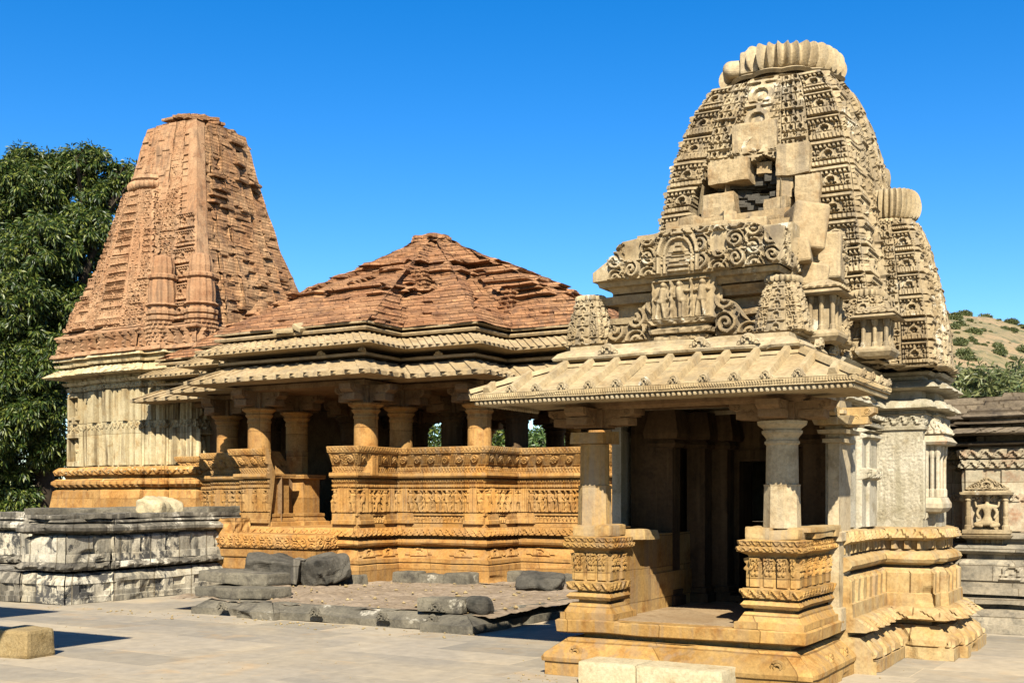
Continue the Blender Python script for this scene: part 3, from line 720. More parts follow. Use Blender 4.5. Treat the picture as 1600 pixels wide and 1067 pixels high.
sl = (ZT-ZE)/(TY0-EY0)
for k in range(13):
    x = EX0+.17+k*(EX1-EX0-.34)/12
    ve = 1.0
    if x < TX0: ve = (x-EX0)/(TX0-EX0)
    if x > TX1: ve = (EX1-x)/(EX1-TX1)
    bar((x, EY0+.01, ZE+.004), (x, EY0+(TY0-EY0)*ve*1.03, ZE+(ZT-ZE)*ve*1.03+.004), .040, .052)
for k in range(4):
    y = EY0+.25+k*.30
    ve = 1.0 if y > TY0 else (y-EY0)/(TY0-EY0)
    bar((EX1-.01, y, ZE+.004), (EX1-(EX1-TX1)*ve*1.02, y, ZE+(ZT-ZE)*ve+.004), .040, .052)
    bar((EX0+.01, y, ZE+.004), (EX0+(TX0-EX0)*ve*1.02, y, ZE+(ZT-ZE)*ve+.004), .040, .052)
bar((EX1, EY0, ZE), (TX1, TY0, ZT), .05, .04); bar((EX0, EY0, ZE), (TX0, TY0, ZT), .05, .04)
bar((TX0, TY0, ZT-.01), (TX1, TY0, ZT-.01), .045, .03); bar((TX1, TY0, ZT-.01), (TX1, EY1, ZT-.01), .045, .03)
mb.build('roof_rib', SLAB, A)
mb = MB()
for k in range(13):
    x = EX0+.17+k*(EX1-EX0-.34)/12
    if k not in (0, 12): mb = MB(); ornament(mb, (x, EY0-.004, ZE-.008), .10, .085, (0, -1)); mb.build('eave_ornament', TANG, A)
for k in range(4): mb = MB(); ornament(mb, (EX1+.004, EY0+.25+k*.30, ZE-.008), .10, .085, (1, 0)); mb.build('eave_ornament', TANG, A)
mb = MB()
def bead(x, y):
    mb.lathe([(.003, 2.433), (.013, 2.437), (.018, 2.45), (.016, 2.464), (.008, 2.476)], 6, (x, y))
x = EX0+.06
while x < EX1-.03: bead(x, EY0+.03); x += .046
y = EY0+.06
while y < EY1: bead(EX1-.03, y); bead(EX0+.03, y); y += .046
mb.box(EX0+.05, EX1-.05, EY0+.045, EY0+.3, 2.44, 2.475)
mb.build('bead_fringe', TAN, A)
# interior walls and doorway
mb = MB()
mb.box(-4.86, -4.60, 10.9, 12.4, .50, 2.5); mb.box(-2.85, -2.72, 10.75, 12.4, .50, 2.5)
mb.box(-4.6, -4.05, 11.95, 12.4, .5, 2.5); mb.box(-3.40, -2.85, 11.95, 12.4, .5, 2.5); mb.box(-4.05, -3.40, 11.95, 12.4, 2.0, 2.5)
for x, y in ((-4.50, 11.0), (-4.34, 11.5), (-4.18, 11.75), (-2.96, 11.0), (-3.15, 11.6)):
    shell(mb, rect(x-.10, x+.10, y-.10, y+.10), [(.50, .05), (.6, .05), (.61, .02), (.66, .03), (.67, 0), (2.12, 0), (2.125, .03), (2.16, .05), (2.2, .02), (2.21, .08), (2.26, .09), (2.5, .04)], .05, .04, amp=.004)
mb.box(-4.2, -3.25, 11.6, 11.95, .503, .57); mb.box(-4.5, -2.95, 11.9, 12.0, 2.02, 2.12)
for xx in (-4.20, -3.35):
    mb.lathe([(.0, .57), (.05, .57), (.06, .62), (.04, .65), (.035, .7), (.035, 1.9), (.05, 1.95), (.05, 2.02)], 8, (xx, 11.88))
mb.build('doorway', INSHADE, A)

# roof ledge above the canopy
mb = MB()
shell(mb, rect(-4.66, -2.94, 9.74, 11.2), [(2.78, 0), (2.86, 0)], .05, .1)
shell(mb, rect(-4.90, -2.70, 9.38, 11.3), [(2.85, 0), (2.865, .05), (2.885, .06), (2.93, .02), (2.96, -.05), (2.965, -.07), (3.0, -.07)], .02, .04, lambda i, S, L_, z: -sstep(.5, .8, noise(S*4, z*9, i))*.03, amp=.008)
for px_ in (955, 1098, 1173): ornament(mb, (atY(px_, 550, 9.4)[0], 9.33, 2.9), .17, .10, (0, -1))
for y in (9.9, 10.4, 10.9): ornament(mb, (-2.63, y, 2.9), .16, .10, (1, 0))
mb.build('roof_ledge', TAN, A)
# attic behind the carved front
mb = MB()
shell(mb, rect(-4.62, -2.98, 9.87, 11.7), [(2.98, 0), (3.08, 0), (3.085, -.04), (3.24, -.05), (3.245, .0), (3.30, .02), (3.305, -.06), (3.42, -.06), (3.425, .05), (3.5, .07), (3.505, -.02), (3.56, -.02)], .03, .05, lambda i, S, L_, z: -sstep(.5, .8, noise(S*2.5, z*5, i))*.05, amp=.012)
mb.build('attic', BARE, A)
# miniature spires on the roof
for cx, cy, hw, z0, z1 in ((-4.79, 9.80, .165, 3.02, 3.52), (-2.93, 9.82, .185, 3.02, 3.53), (-2.74, 10.62, .15, 3.0, 3.42), (-2.56, 11.35, .19, 3.0, 3.62), (-4.8, 10.7, .15, 3.0, 3.42)):
    mb = MB(); shell(mb, rect(cx-hw*.9, cx+hw*.9, cy-hw*.9, cy+hw*.9), [(z0-.09, -.06), (z0-.02, -.04), (z0-.015, .02), (z0, .03)], .03, .05)
    minispire(mb, cx, cy, hw, z0, z1, seed=int(hw*1000)); mb.build('miniature_spire', TANG, A)
# central niche with standing figures
mb = MB()
x0, x1 = -4.10, -3.54
shell(mb, rect(x0+.02, x1-.02, 9.66, 9.95), [(3.0, -.03), (3.03, 0), (3.06, .0), (3.065, -.04), (3.08, -.04), (3.085, .03), (3.12, .04), (3.14, -.02), (3.16, -.02), (3.165, .03), (3.2, .06), (3.205, .05)], .02, .03, lambda i, S, L_, z: .02*noise(S*30, z*30, i), amp=.01)
def detn(a, z):
    u = a-x0; return frieze(u, z, 3.215, 3.58, .19, .055, seed=3)+.004
plate(mb, 'x', x0, x1, 3.205, 3.60, 9.68, detn, .25, res=.009)
def detn2(a, z): return frieze(a-9.68, z, 3.215, 3.58, .25, .05, seed=9)
plate(mb, 'y', 9.68, 9.93, 3.205, 3.60, x1, detn2, .2, res=.01)
shell(mb, rect(x0, x1, 9.66, 9.95), [(3.60, 0), (3.605, .05), (3.625, .06), (3.64, .0), (3.66, .0), (3.665, .06), (3.685, .06), (3.70, .0)], .02, .03, amp=.005)
pm = (x0+x1)/2
for k in range(5): shell(mb, rect(pm-.17+k*.03, pm+.17-k*.03, 9.60+k*.01, 9.9), [(3.70+k*.035, 0), (3.705+k*.035, .02), (3.72+k*.035, .02), (3.735+k*.035, 0)], .02, .03, amp=.003)
mb.build('niche', TANG, A)
# lower carved gable pieces either side of the niche
def scrollwork(a, z, a0, z0, cell, amp, flip=1):
    u = (a-a0)/cell; k = np.floor(u); v = (z-z0)/cell; kv = np.floor(v+(k % 2)*.5); fu = u-k-.5; fv = v+(k % 2)*.5-kv-.5
    s1 = scroll(fu*np.where((k+kv) % 2 == 0, 1, -1), fv, 1.8, .5)
    vine = sstep(.09, .03, np.abs(fu-.42*np.sin(v*pi)))*.9
    return np.maximum(s1*.9, vine)*amp
def zt1(a):
    t_ = (a+4.62)/.5; return 3.06+np.clip(t_, 0, 1)*.36+.03*math.sin(a*22)
def zt2(a):
    t_ = (-3.04-a)/.5; return 3.06+np.clip(t_, 0, 1)*.40+.03*math.sin(a*22)
mb = MB()
plate(mb, 'x', -4.60, -4.12, 3.055, zt1, 9.74, lambda a, z: scrollwork(a, z, -4.6, 3.05, .21, .07), .07, res=.009)
mb.build('gable_fragment', TANG, A); mb = MB()
plate(mb, 'x', -3.52, -3.06, 3.055, zt2, 9.74, lambda a, z: scrollwork(a, z, -3.52, 3.05, .21, .07), .07, res=.009)
mb.build('gable_fragment', TANG, A)
# main pediment
pts_top = [(926, 428), (958, 402), (975, 378), (1002, 371), (1050, 358), (1120, 352), (1175, 347), (1192, 352), (1212, 378), (1219, 388)]
PX = []; PZ = []
for a, b in pts_top: q = atY(a, b, 9.62); PX.append(q[0]); PZ.append(q[2])
pb0 = atY(926, 440, 9.62); pb1 = atY(1219, 413, 9.62); zpb = (pb0[2]+pb1[2])/2
def ztp(a): return float(np.interp(a, PX, PZ))
def detp(a, z):
    r = np.floor((z-zpb)/.17); h = scrollwork(a+.012*noise(a*9, z*9, 1), z+.012*noise(a*9, z*9, 5), pb0[0], zpb, .165, .075)
    u_ = (a-pm); v_ = z-zpb; d = np.hypot(u_, np.maximum(v_-.16, 0)*(.78+.0*u_))+.05*sstep(.28, .42, v_)*(np.abs(u_) < .06)
    arch = sstep(.026, .012, np.abs(d-.185))+sstep(.018, .008, np.abs(d-.13))*.7
    st_ = np.floor(v_/.045); shrine = (np.abs(u_) < .10-.018*np.maximum(st_-1, 0))*(v_ < .27)*np.where((v_/.045) % 1 < .25, .25, .85)
    fin = sstep(.05, .02, np.hypot(np.abs(u_)-.05, v_-.43))
    h = np.where(d < .215, np.maximum(arch, shrine)*.065, np.where((np.abs(u_) < .12) & (v_ > .38), fin*.06, h))
    h = np.where(np.abs(((z-zpb) % .17)-.165) < .012, .035, h)
    fr_ = np.where(np.abs(((a-pb0[0]) % .33)-.165) < .012, .03, h)
    pl_ = rnd(np.floor((a-pb0[0])/.165)*5+r*3, 4) > .90
    h = np.where(pl_ & (d > .22), .012, h)
    return np.maximum(h, 0)+.0
mb = MB()
plate(mb, 'x', pb0[0], pb1[0], zpb, ztp, 9.62, detp, .35, res=.009)
plate(mb, 'y', 9.62, 11.05, zpb-.0, lambda a: 3.95-.12*(a-9.62)-(.16 if (a*2.7) % 1 > .5 else 0), pb1[0], lambda a, z: scrollwork(a, z, 9.6, zpb, .165, .045), .45, res=.01)
shell(mb, rect(pb0[0]+.02, pb1[0]-.02, 9.66, 11.0), [(zpb-.10, -.12), (zpb-.05, -.08), (zpb-.045, -.02), (zpb+.01, .0)], .03, .05, amp=.006)
mb.build('pediment', TANG, A)
# broken blocks above the pediment
mb = MB()
def blk(px, py, y, lx, ly, lz, seed, rz=0, ry=0, rx=0, amp=.02, **k):
    p = atY(px, py, y); mb.block(p[0], y+ly/2, p[2], lx, ly, lz, .025, amp, seed, rz, rx, ry, **k)
blk(1245, 352, 10.25, .34, .5, .42, 1, .5, .15, amp=.015); blk(1220, 395, 10.0, .40, .5, .22, 2, .2, -.1)
blk(1150, 352, 10.1, .50, .6, .12, 3, .1); blk(1085, 358, 10.2, .45, .6, .10, 4, -.1); blk(1280, 398, 10.7, .30, .5, .45, 5, .2)
blk(1262, 430, 10.2, .26, .4, .22, 6, .3, .2)
for k in range(26):
    p = atY(1085+rs.rand()*150, 338+rs.rand()*25, 10.6); mb.block(p[0], 10.5+rs.rand()*.4, p[2]-.02, .12+.14*rs.rand(), .2, .05+.08*rs.rand(), .03, .02, 20+k, rs.rand()*2)
mb.box(-4.55, -2.95, 10.35, 11.9, 3.5, 4.18); mb.box(-4.35, -3.1, 10.6, 11.9, 4.15, 4.34)
mb.build('broken_masonry', BARE, A)
mb = MB()
for k, (y0, z0, z1) in enumerate(((10.0, 3.0, 3.9), (10.55, 3.0, 3.85), (11.1, 3.0, 4.1))):
    plate(mb, 'y', y0, y0+.52, z0, z1, -2.98+.1*k, lambda a, z: minis(a, z, .09, .08, .04)+tiers(a-9, np.full_like(a, .5), z, 3.0, .24, .03), .5, res=.012)
mb.box(-3.4, -2.9, 10.0, 11.7, 3.0, 4.05)
mb.build('side_tier', TANG, A)
# small pillared balconies on the side
def balcony(mb, x0, x1, y0, y1, z0, z1):
    H = z1-z0
    shell(mb, rect(x0, x1, y0, y1), [(z0-.06, -.06), (z0-.04, 0), (z0, .03), (z0+.05*H, .03), (z0+.12*H, 0)], .02, .04, amp=.005)
    mb.box(x0+.05, x1-.05, y0+.06, y1, z0, z0+.75*H)
    n = 3
    for k in range(n):
        x = x0+.035+(x1-x0-.07)*k/(n-1)
        mb.lathe([(.0, z0+.1*H), (.03, z0+.1*H), (.03, z0+.2*H), (.02, z0+.22*H), (.02, z0+.55*H), (.03, z0+.6*H), (.035, z0+.7*H)], 8, (x, y0+.035))
    for k in range(1, 3): mb.lathe([(.0, z0+.1*H), (.03, z0+.1*H), (.03, z0+.2*H), (.02, z0+.22*H), (.02, z0+.55*H), (.03, z0+.6*H), (.035, z0+.7*H)], 8, (x1-.035, y0+.035+k*(y1-y0-.07)/2))
    shell(mb, rect(x0, x1, y0, y1), [(z0+.70*H, .0), (z0+.71*H, .06), (z0+.74*H, .08), (z0+.82*H, .02), (z0+.83*H, .05), (z0+.88*H, .03), (z0+.98*H, -.06), (z0+H, -.08)], .02, .03, lambda i, S, L_, z: scallop(S, z, z0+.84*H, z0+.97*H, .07, .02), amp=.005)
mb = MB(); balcony(mb, -2.82, -2.55, 10.12, 10.42, 3.03, 3.55); mb.build('balcony', TANG, A)
mb = MB(); balcony(mb, -2.56, -2.28, 11.02, 11.32, 2.98, 3.42); mb.build('balcony', TANG, A)
mb = MB(); balcony(mb, -2.22, -2.04, 12.34, 12.80, 1.50, 2.42); mb.build('niche', CREAM, A)

# main spire
aA = lambda z: float(np.interp(z, [2.9, 3.5, 4.0, 4.47, 4.8, 5.13, 5.4, 5.6, 5.8, 5.95, 6.06], [1.27, 1.20, 1.12, 1.035, .985, .925, .86, .80, .725, .655, .58]))
def ratha():
    f = [(-1.0, -1.0), (-.60, -1.0), (-.60, -1.02), (-.595, -1.045), (-.30, -1.045), (-.295, -1.10), (.295, -1.10), (.30, -1.045), (.595, -1.045), (.60, -1.02), (.60, -1.0)]
    f = [(-1.0, -1.0), (-.60, -1.0), (-.60, -1.045), (-.30, -1.045), (-.30, -1.10), (.30, -1.10), (.30, -1.045), (.60, -1.045), (.60, -1.0)]
    out = []
    for k in range(4):
        c_, s_ = round(cos(k*pi/2)), round(sin(k*pi/2)); out += [(x*c_-y*s_, x*s_+y*c_) for x, y in f]
    return out
RP = ratha()
def detA(i, S, L_, z):
    j = i % 9; side = i//9
    a = np.interp(z, [2.9, 3.5, 4.0, 4.47, 4.8, 5.13, 5.4, 5.6, 5.8, 5.95, 6.06], [1.27, 1.20, 1.12, 1.035, .985, .925, .86, .80, .725, .655, .58])
    if j in (0, 8): h = tiers(S, L_, z, 2.92, .285, .05)
    elif j in (2, 6): h = minis(S, z, .098, .088, .035)+np.where(band((z/.35) % 1, .0, .07), .03, 0)
    elif j == 4:
        v = (z/.30) % 1; u = (S-L_/2)/.30; h = np.maximum(gav(u, v)*.045*(np.abs(u) < .5), minis(S, z, .10, .075, .033)*(np.abs(u) > .42))
    else: h = 0*S
    if side == 0 and j % 2 == 0:
        x = CXA+RP[i][0]*a+S
        hole = (x > -4.32+.12*noise(z*6, 0, 1)) & (x < -3.18+.1*noise(z*7, 0, 2)+.15*(z < 4.75)) & (z > 4.35) & (z < 5.10+.05*noise(x*8, 0, 3))
        h = np.where(hole, -.36-.10*noise(x*5, z*7, 0)-.05*np.sign(np.sin(z*70)), h)
    worn = sstep(.25, .6, noise(S*2+i*3, z*2.2, i*1.7)); h = h*(1-.4*worn)*1.45
    return h
mb = MB(); shell(mb, RP, [(2.90, -.04), (2.92, .05), (2.935, .06), (2.94, 0), (6.06, 0)], .0125, .0125, detA, aA, (CXA, CYA), amp=.007, fr=4)
spA = mb.build('spire', TANG, A)
mb = MB()
for (px, py, y, lx, ly, lz, sd_, rz) in ((1177, 213, 11.47, .47, .34, .30, 1, .02), (1137, 267, 11.39, .44, .34, .24, 2, -.03), (1237, 248, 11.41, .34, .34, .32, 3, .03), (1120, 322, 11.34, .34, .36, .27, 4, .05), (1260, 296, 11.36, .25, .34, .30, 5, .04), (1192, 262, 11.55, .16, .3, .12, 6, .1), (1221, 292, 11.45, .17, .3, .22, 7, .2), (1214, 318, 11.40, .24, .3, .13, 8, -.2)):
    blk(px, py, y, lx, ly, lz, sd_+40, rz, amp=.016, rnd_=.03, fr=9.)
mb.build('bare_block', BARE, A)
mb = MB()
for k in range(90):
    p = atY(1135+rs.rand()*112, 236+rs.rand()*96, 11.7); mb.block(p[0], (11.74 if p[2] > 4.75 else 11.66)+rs.rand()*.2, p[2], .15+.22*rs.rand(), .3, .03+.05*rs.rand(), .03, .02, 120+k, rs.rand()*.5)
mb.build('exposed_rubble', DARKR, A)
# groove beside the right corner band
# crown
mb = MB()
mb.lathe([(.58, 6.03), (.56, 6.07), (.60, 6.10), (.54, 6.13), (.50, 6.17)], 48, (CXA, CYA)); mb.lathe([(.62, 6.12), (.66, 6.15), (.60, 6.18), (0.01, 6.19)], 72, (CXA, CYA), lobes=(60, .08))
mb.build('spire_neck', TAN, A)
mb = MB(); amalaka(mb, CXA-.03, CYA, 6.18, 6.47, .715, 38, a0=-pi*.62, a1=pi*1.05)
mb.build('amalaka', TAN, A)
mb = MB(); p = atY(1141, 108, 12.0)
mb.block(p[0]+.02, 12.1, p[2]-.02, .26, .4, .2, .03, .02, 5, .3, rnd_=.45); p = atY(1160, 102, 11.95); mb.block(p[0]+.05, 12.1, p[2], .20, .4, .24, .03, .02, 6, .2)
mb.build('broken_crown_piece', TAN, A)
# half spire on the side
uA = lambda z: float(np.interp(z, [2.9, 3.4, 3.9, 4.25, 4.47], [.655, .62, .53, .45, .37]))
def detU(i, S, L_, z):
    j = i % 9
    if j in (0, 8): return tiers(S, L_, z, 2.92, .235, .055, nr=8)
    if j in (2, 6): return minis(S, z, .08, .075, .045)
    if j == 4: v = (z/.22) % 1; u = (S-L_/2)/.22; return np.maximum(gav(u, v)*.04*(np.abs(u) < .5), minis(S, z, .08, .075, .03)*(np.abs(u) > .42))
    return 0*S
RPu = [(x*1.0, y) for x, y in RP]
mb = MB(); shell(mb, RPu, [(2.90, -.03), (2.92, .04), (2.935, .05), (2.94, 0), (4.47, 0)], .0125, .0125, detU, uA, (-2.72, 12.52), amp=.006, fr=4)
us = mb.build('half_spire', TANG, A)
mb = MB(); mb.lathe([(.30, 4.45), (.26, 4.49), (.2, 4.52)], 30, (-2.60, 12.4)); amalaka(mb, -2.58, 12.40, 4.50, 4.80, .335, 34); mb.build('amalaka', TAN, A)
uB = lambda z: float(np.interp(z, [4.4, 4.7, 5.0], [.34, .30, .22]))
mb = MB(); shell(mb, RPu, [(4.4, 0), (5.02, 0)], .0125, .0125, lambda i, S, L_, z: minis(S, z, .08, .075, .03), uB, (-3.02, 12.8), amp=.006)
amalaka(mb, -2.84, 13.0, 5.02, 5.24, .17, 20, lob=.03); mb.build('half_spire', TANG, A)
# left half spire (far side)
mb = MB(); shell(mb, RPu, [(2.90, 0), (4.47, 0)], .03, .03, detU, uA, (-4.74, 12.52), amp=.006, fr=4); mb.build('half_spire', TANG, A)
# stone steps in front of the porch
def step(label, x0, x1, sd_):
    mb = MB(); c = ((x0+x1)/2, 8.99, 0); mb.block(c[0], c[1], .098, x1-x0-.008, .40, .205, .04, .006, sd_, rnd_=.06)
    o = mb.build('step', STEP, origin=c); tag(o, label, 'step', 'pale steps before the porch')
step('pale limestone step slab in front of the porch, left of the joint', -4.42, -3.88, 2)
step('pale limestone step slab in front of the porch, right of the joint', -3.88, -3.12, 3)

# ================================================================== LEFT TEMPLE (red brick roofed hall and red tower)
HX, HY = -13.05, 19.4
B = thing('temple', (HX, HY, 0), 'far golden temple with open pillared hall, red brick roof and ruined red tower', 'temple')
def cross(a, b, c, d, e, f):
    """stepped plan: half widths a<b<c (x) at depths d>e>f (y)"""
    fr = [(-c, -f), (-b, -f), (-b, -e), (-a, -e), (-a, -d), (a, -d), (a, -e), (b, -e), (b, -f), (c, -f)]
    bk = [(c, f), (b, f), (b, e), (a, e), (a, d), (-a, d), (-a, e), (-b, e), (-b, f), (-c, f)]
    return [(HX+x, HY+y) for x, y in fr+bk]
NZ = .2
# base and seat-back wall: lower courses run all round, the parapet leaves the entrance open
plH = cross(1.28, 3.10, 4.9, 4.20, 3.08, 2.02)
prh = [(NZ-.2, .22), (.47, .22), (.50, .14), (.505, .20), (.56, .20), (.57, .14), (.74, .02), (.745, -.04), (.765, -.04), (.77, .04), (.80, .10), (.84, .12), (.88, .10), (.91, .04), (.915, -.02), (.955, -.02), (.96, .14), (1.02, .12), (1.10, .07), (1.105, .0)]
def deth(i, S, L_, z):
    h = scallop(S, z, .965, 1.09, .13, .03)
    for c_ in (.25, .75):
        u = (S/L_-c_)*L_/.30; v = (z-.60)/.15; h = h+gav(u, v)*.045*(np.abs(u) < .6)*(v > -.1)*(v < 1.1)
        h = h+.03*np.where((np.abs(u) > .55) & (np.abs(u) < 1.0-.3*v) & (v > .1) & (v < .5), 1, 0)
    return h-sstep(.5, .8, noise(S*1.5, z*4, i))*.03
mb = MB(); shell(mb, plH, prh, .022, .022, deth, amp=.010, fr=4, cap=True); mb.build('base', GOLD, B)
mb = MB(); mb.ngon([(x, y, 1.09) for x, y in plH]); mb.build('hall_floor', INSHADE, B)
pru = [(1.105, .02), (1.16, .02), (1.165, .0), (1.30, 0), (1.305, .035), (1.345, .035), (1.35, .0), (1.775, .0), (1.78, .03), (1.83, .035), (1.835, .0), (1.86, .02), (1.915, .04), (1.92, -.01), (1.945, -.01), (1.95, .10), (1.98, .12), (2.03, .11), (2.035, .02), (2.06, .02), (2.13, .04), (2.135, .02), (2.36, .14), (2.365, .165), (2.46, .19), (2.47, .17), (2.47, .06), (2.2, -.05), (2.04, -.13)]
def detu(i, S, L_, z):
    fr1 = frieze(S, z, 1.36, 1.76, .20, .085, seed=i)
    fr2 = frieze(S, z, 1.175, 1.295, .075, .035, seed=i+9, post=False)
    cn = L_/2
    pil = (np.abs(S-L_+.22) < .16) | (np.abs(S-.22) < .16) if i in (1, 3, 5, 7, 9, 0, 2, 4, 6, 8) else False
    ww = np.abs(np.minimum(S, L_-S)-.20)
    pf = np.where(ww < .075, .05+.012*np.sin(S*160), 0)
    h = np.where(band(z, 1.36, 1.77), np.where(ww < .20, np.where(ww < .08, pf, frieze(S+.4, z, 1.36, 1.76, .11, .07, seed=i*3, post=False)), fr1), 0)
    h = h+np.where(band(z, 1.165, 1.30), np.where(ww < .2, .06*(ww < .2)*np.where(z < 1.22, 1.3, .8), fr2), 0)
    h = h+np.where(band(z, 1.785, 1.83)|band(z, 1.865, 1.91), np.where(np.abs((S/.05) % 1-.5) < .3, .02, 0), 0)
    # leaning seat back
    k = np.floor(S/.29); u = (S/.29-k-.5)*.29; v = (z-2.15)/.19
    bars = np.where(np.abs(np.abs(u)-.115) < .035, np.abs(np.sin(u*140))*.028, 0); ros = bumpr(np.hypot(u, (v-.5)*.19), .07)*.03+scroll(u/.15, (v-.5)*1.3, 2, .5)*.022
    h = h+np.where(band(z, 2.15, 2.345), bars+ros, 0)
    h = h+scallop(S, z, 2.045, 2.125, .06, .014)+scallop(S, z, 2.38, 2.45, .07, .01)
    return h
pl2 = np.array(plH)
# open outline: from the right jamb of the entrance round the back to the left jamb
xe0, xe1 = HX-.62, HX+.78
outl = [(xe1, HY-4.20)]+list(map(tuple, pl2[5:]))+list(map(tuple, pl2[:5]))+[(xe0, HY-4.20)]
def open_shell(mb, pts, prof, dz, du, det, amp=.006, skip=(), fr=6.):
    P = np.array(pts, float); n = len(P); m, nr = miters(P)
    m[0] = nr[0]; m[-1] = nr[n-2]
    zs, os_ = [], []
    for (z0, o0), (z1, o1) in zip(prof[:-1], prof[1:]):
        k = max(1, int(math.ceil(max(abs(z1-z0), 0)/dz)))
        for a in range(k): zs.append(z0+(z1-z0)*a/k); os_.append(o0+(o1-o0)*a/k)
    zs.append(prof[-1][0]); os_.append(prof[-1][1]); zs = np.array(zs); os_ = np.array(os_)
    for i in range(n-1):
        if i in skip: continue
        A_ = P[i]+m[i]*os_[:, None]; B_ = P[i+1]+m[i+1]*os_[:, None]; Lm = np.linalg.norm(B_-A_, axis=1)
        d_ = du if du > 0 else .05
        k = max(1, int(math.ceil(Lm.max()/d_))); t = np.linspace(0, 1, k+1); xy = A_[:, None]*(1-t)[None, :, None]+B_[:, None]*t[None, :, None]; Z = zs[:, None]+0*t[None]
        S = Lm[:, None]*t[None]; h = det(i, S, Lm[:, None]+0*S, Z)*np.ones_like(S); h[:, 0] = 0; h[:, -1] = 0
        inner = np.arange(len(zs)) > len(zs)-8; h[inner] = 0
        xy = xy+h[..., None]*nr[i]
        p = np.concatenate([xy, Z[..., None]], -1); q = p*fr; a_ = fbm(q[..., 0], q[..., 1], q[..., 2], 1, 2)*amp
        mb.grid(p+np.stack([a_*nr[i][0], a_*nr[i][1], 0*a_], -1))
    for e, sgn in ((0, 1), (n-1, -1)):
        if (0 if e == 0 else n-2) in skip: continue
        loop = np.concatenate([P[e]+m[e]*os_[:, None], zs[:, None]], 1); mb.ngon(loop[::sgn])
mb = MB(); open_shell(mb, outl, pru, .014, .015, detu, skip=range(8, 30)); mb.build('balustrade', GOLDC, B)
mb = MB(); open_shell(mb, outl, pru, .014, .015, detu, skip=range(0, 11)); mb.build('balustrade', GOLDC, B)
mb = MB(); inn = [(HX+(x-HX)*.985, HY+(y-HY)*.985) for x, y in outl]
P_ = np.array(outl); m_, n_ = miters(P_); m_[0] = n_[0]; m_[-1] = n_[-2]
pin = P_-m_*.30
for i in range(len(pin)-1):
    mb.grid(np.array([[[*pin[i], 1.09], [*pin[i+1], 1.09]], [[*pin[i], 2.0], [*pin[i+1], 2.0]]]))
    mb.grid(np.array([[[*pin[i], 2.0], [*pin[i+1], 2.0]], [[*(P_[i]-m_[i]*.02), 2.0], [*(P_[i+1]-m_[i+1]*.02), 2.0]]]))
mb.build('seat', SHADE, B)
# entrance: carved sill, side faces
mb = MB()
shell(mb, rect(xe0-.55, xe1+.1, HY-4.78, HY-4.15), [(.2, 0), (.60, 0), (.605, .03), (.72, .04), (.73, 0), (.75, 0), (.76, .05), (.98, .05), (1.0, .02)], .02, .02, lambda i, S, L_, z: np.where(band(z, .78, .96), scrollwork(S, z, 0, .78, .18, .035), 0), amp=.008)
shell(mb, rect(xe0-.9, xe0-.35, HY-4.75, HY-4.3), [(.2, .0), (.8, 0), (.82, .05), (.9, .05), (.92, 0), (1.25, -.02)], .03, .03, lambda i, S, L_, z: .03*noise(S*12, z*12, 1), amp=.012)
mb.build('entrance_sill', GOLD, B)
mb = MB()
for y0 in (HY-4.05, HY-3.2):
    shell(mb, rect(xe0-.62, xe0-.10, y0, y0+.45), [(1.09, .14), (1.17, .14), (1.18, .09), (1.26, .05), (1.27, .07), (1.32, .07), (1.33, 0), (1.95, 0), (1.96, .08), (2.03, .09)], .04, .04, amp=.006)
mb.build('pier', GOLD, B)
# columns
zc = np.array
def hall_column(cx, cy, zb=1.09):
    mb = MB(); q = (cx, cy)
    if zb < 1.5: mb.box(cx-.27, cx+.27, cy-.27, cy+.27, zb, zb+.22, j=.008); mb.lathe([(.25, zb+.22), (.27, zb+.27), (.22, zb+.32), (.21, zb+.35)], 16, q); zb += .3
    mb.lathe([(.215, zb), (.213, 2.46)], 8, q, rot=pi/8)
    mb.lathe([(.213, 2.46), (.205, 2.48), (.202, 2.94), (.215, 2.95), (.215, 2.99), (.205, 3.0), (.205, 3.03), (.235, 3.06), (.25, 3.09), (.22, 3.10), (.24, 3.13), (.30, 3.17), (.31, 3.2), (.0, 3.21)], 26, q)
    c = mb.build('column', GOLD if zb > 1.5 or abs(cy-HY+2.85) < .1 else INSHADE, B)  # inner columns carry their shade in the stone colour
    mb = MB(); bracket(mb, cx, cy, 3.19, 3.50, .58, .24); mb.build('bracket', SHADE, c)
cols = [(-1.18, -3.95), (1.22, -3.95), (-1.18, -2.85), (1.22, -2.85), (2.85, -2.9), (2.85, -1.55), (4.6, -1.8), (-2.95, -2.9), (-2.95, -1.6), (1.22, -1.2), (-1.2, -1.2), (1.22, 1.2), (-1.2, 1.2), (2.85, 1.5), (2.85, 2.85), (4.6, 1.8), (1.22, 3.0), (-1.18, 3.0), (1.22, 4.0), (-1.2, 4.0), (-2.95, 2.9), (4.6, .3)]
for x, y in cols:
    edge = (abs(y) > 3.5) or (abs(x) > 2.5 and abs(y) > 2.2) or abs(x) > 4
    hall_column(HX+x, HY+y*(.98 if edge else 1), 1.98 if edge else 1.09)
# lintels and ceiling
mb = MB(); plc = cross(1.40, 3.05, 4.8, 4.15, 3.05, 2.0)
shell(mb, plc, [(3.48, -.12), (3.50, .02), (3.58, .03), (3.60, .0), (3.72, 0)], .05, .08, amp=.004)
mb.ngon([(x, y, 3.5) for x, y in plc][::-1])
mb.build('lintel', SHADE, B)
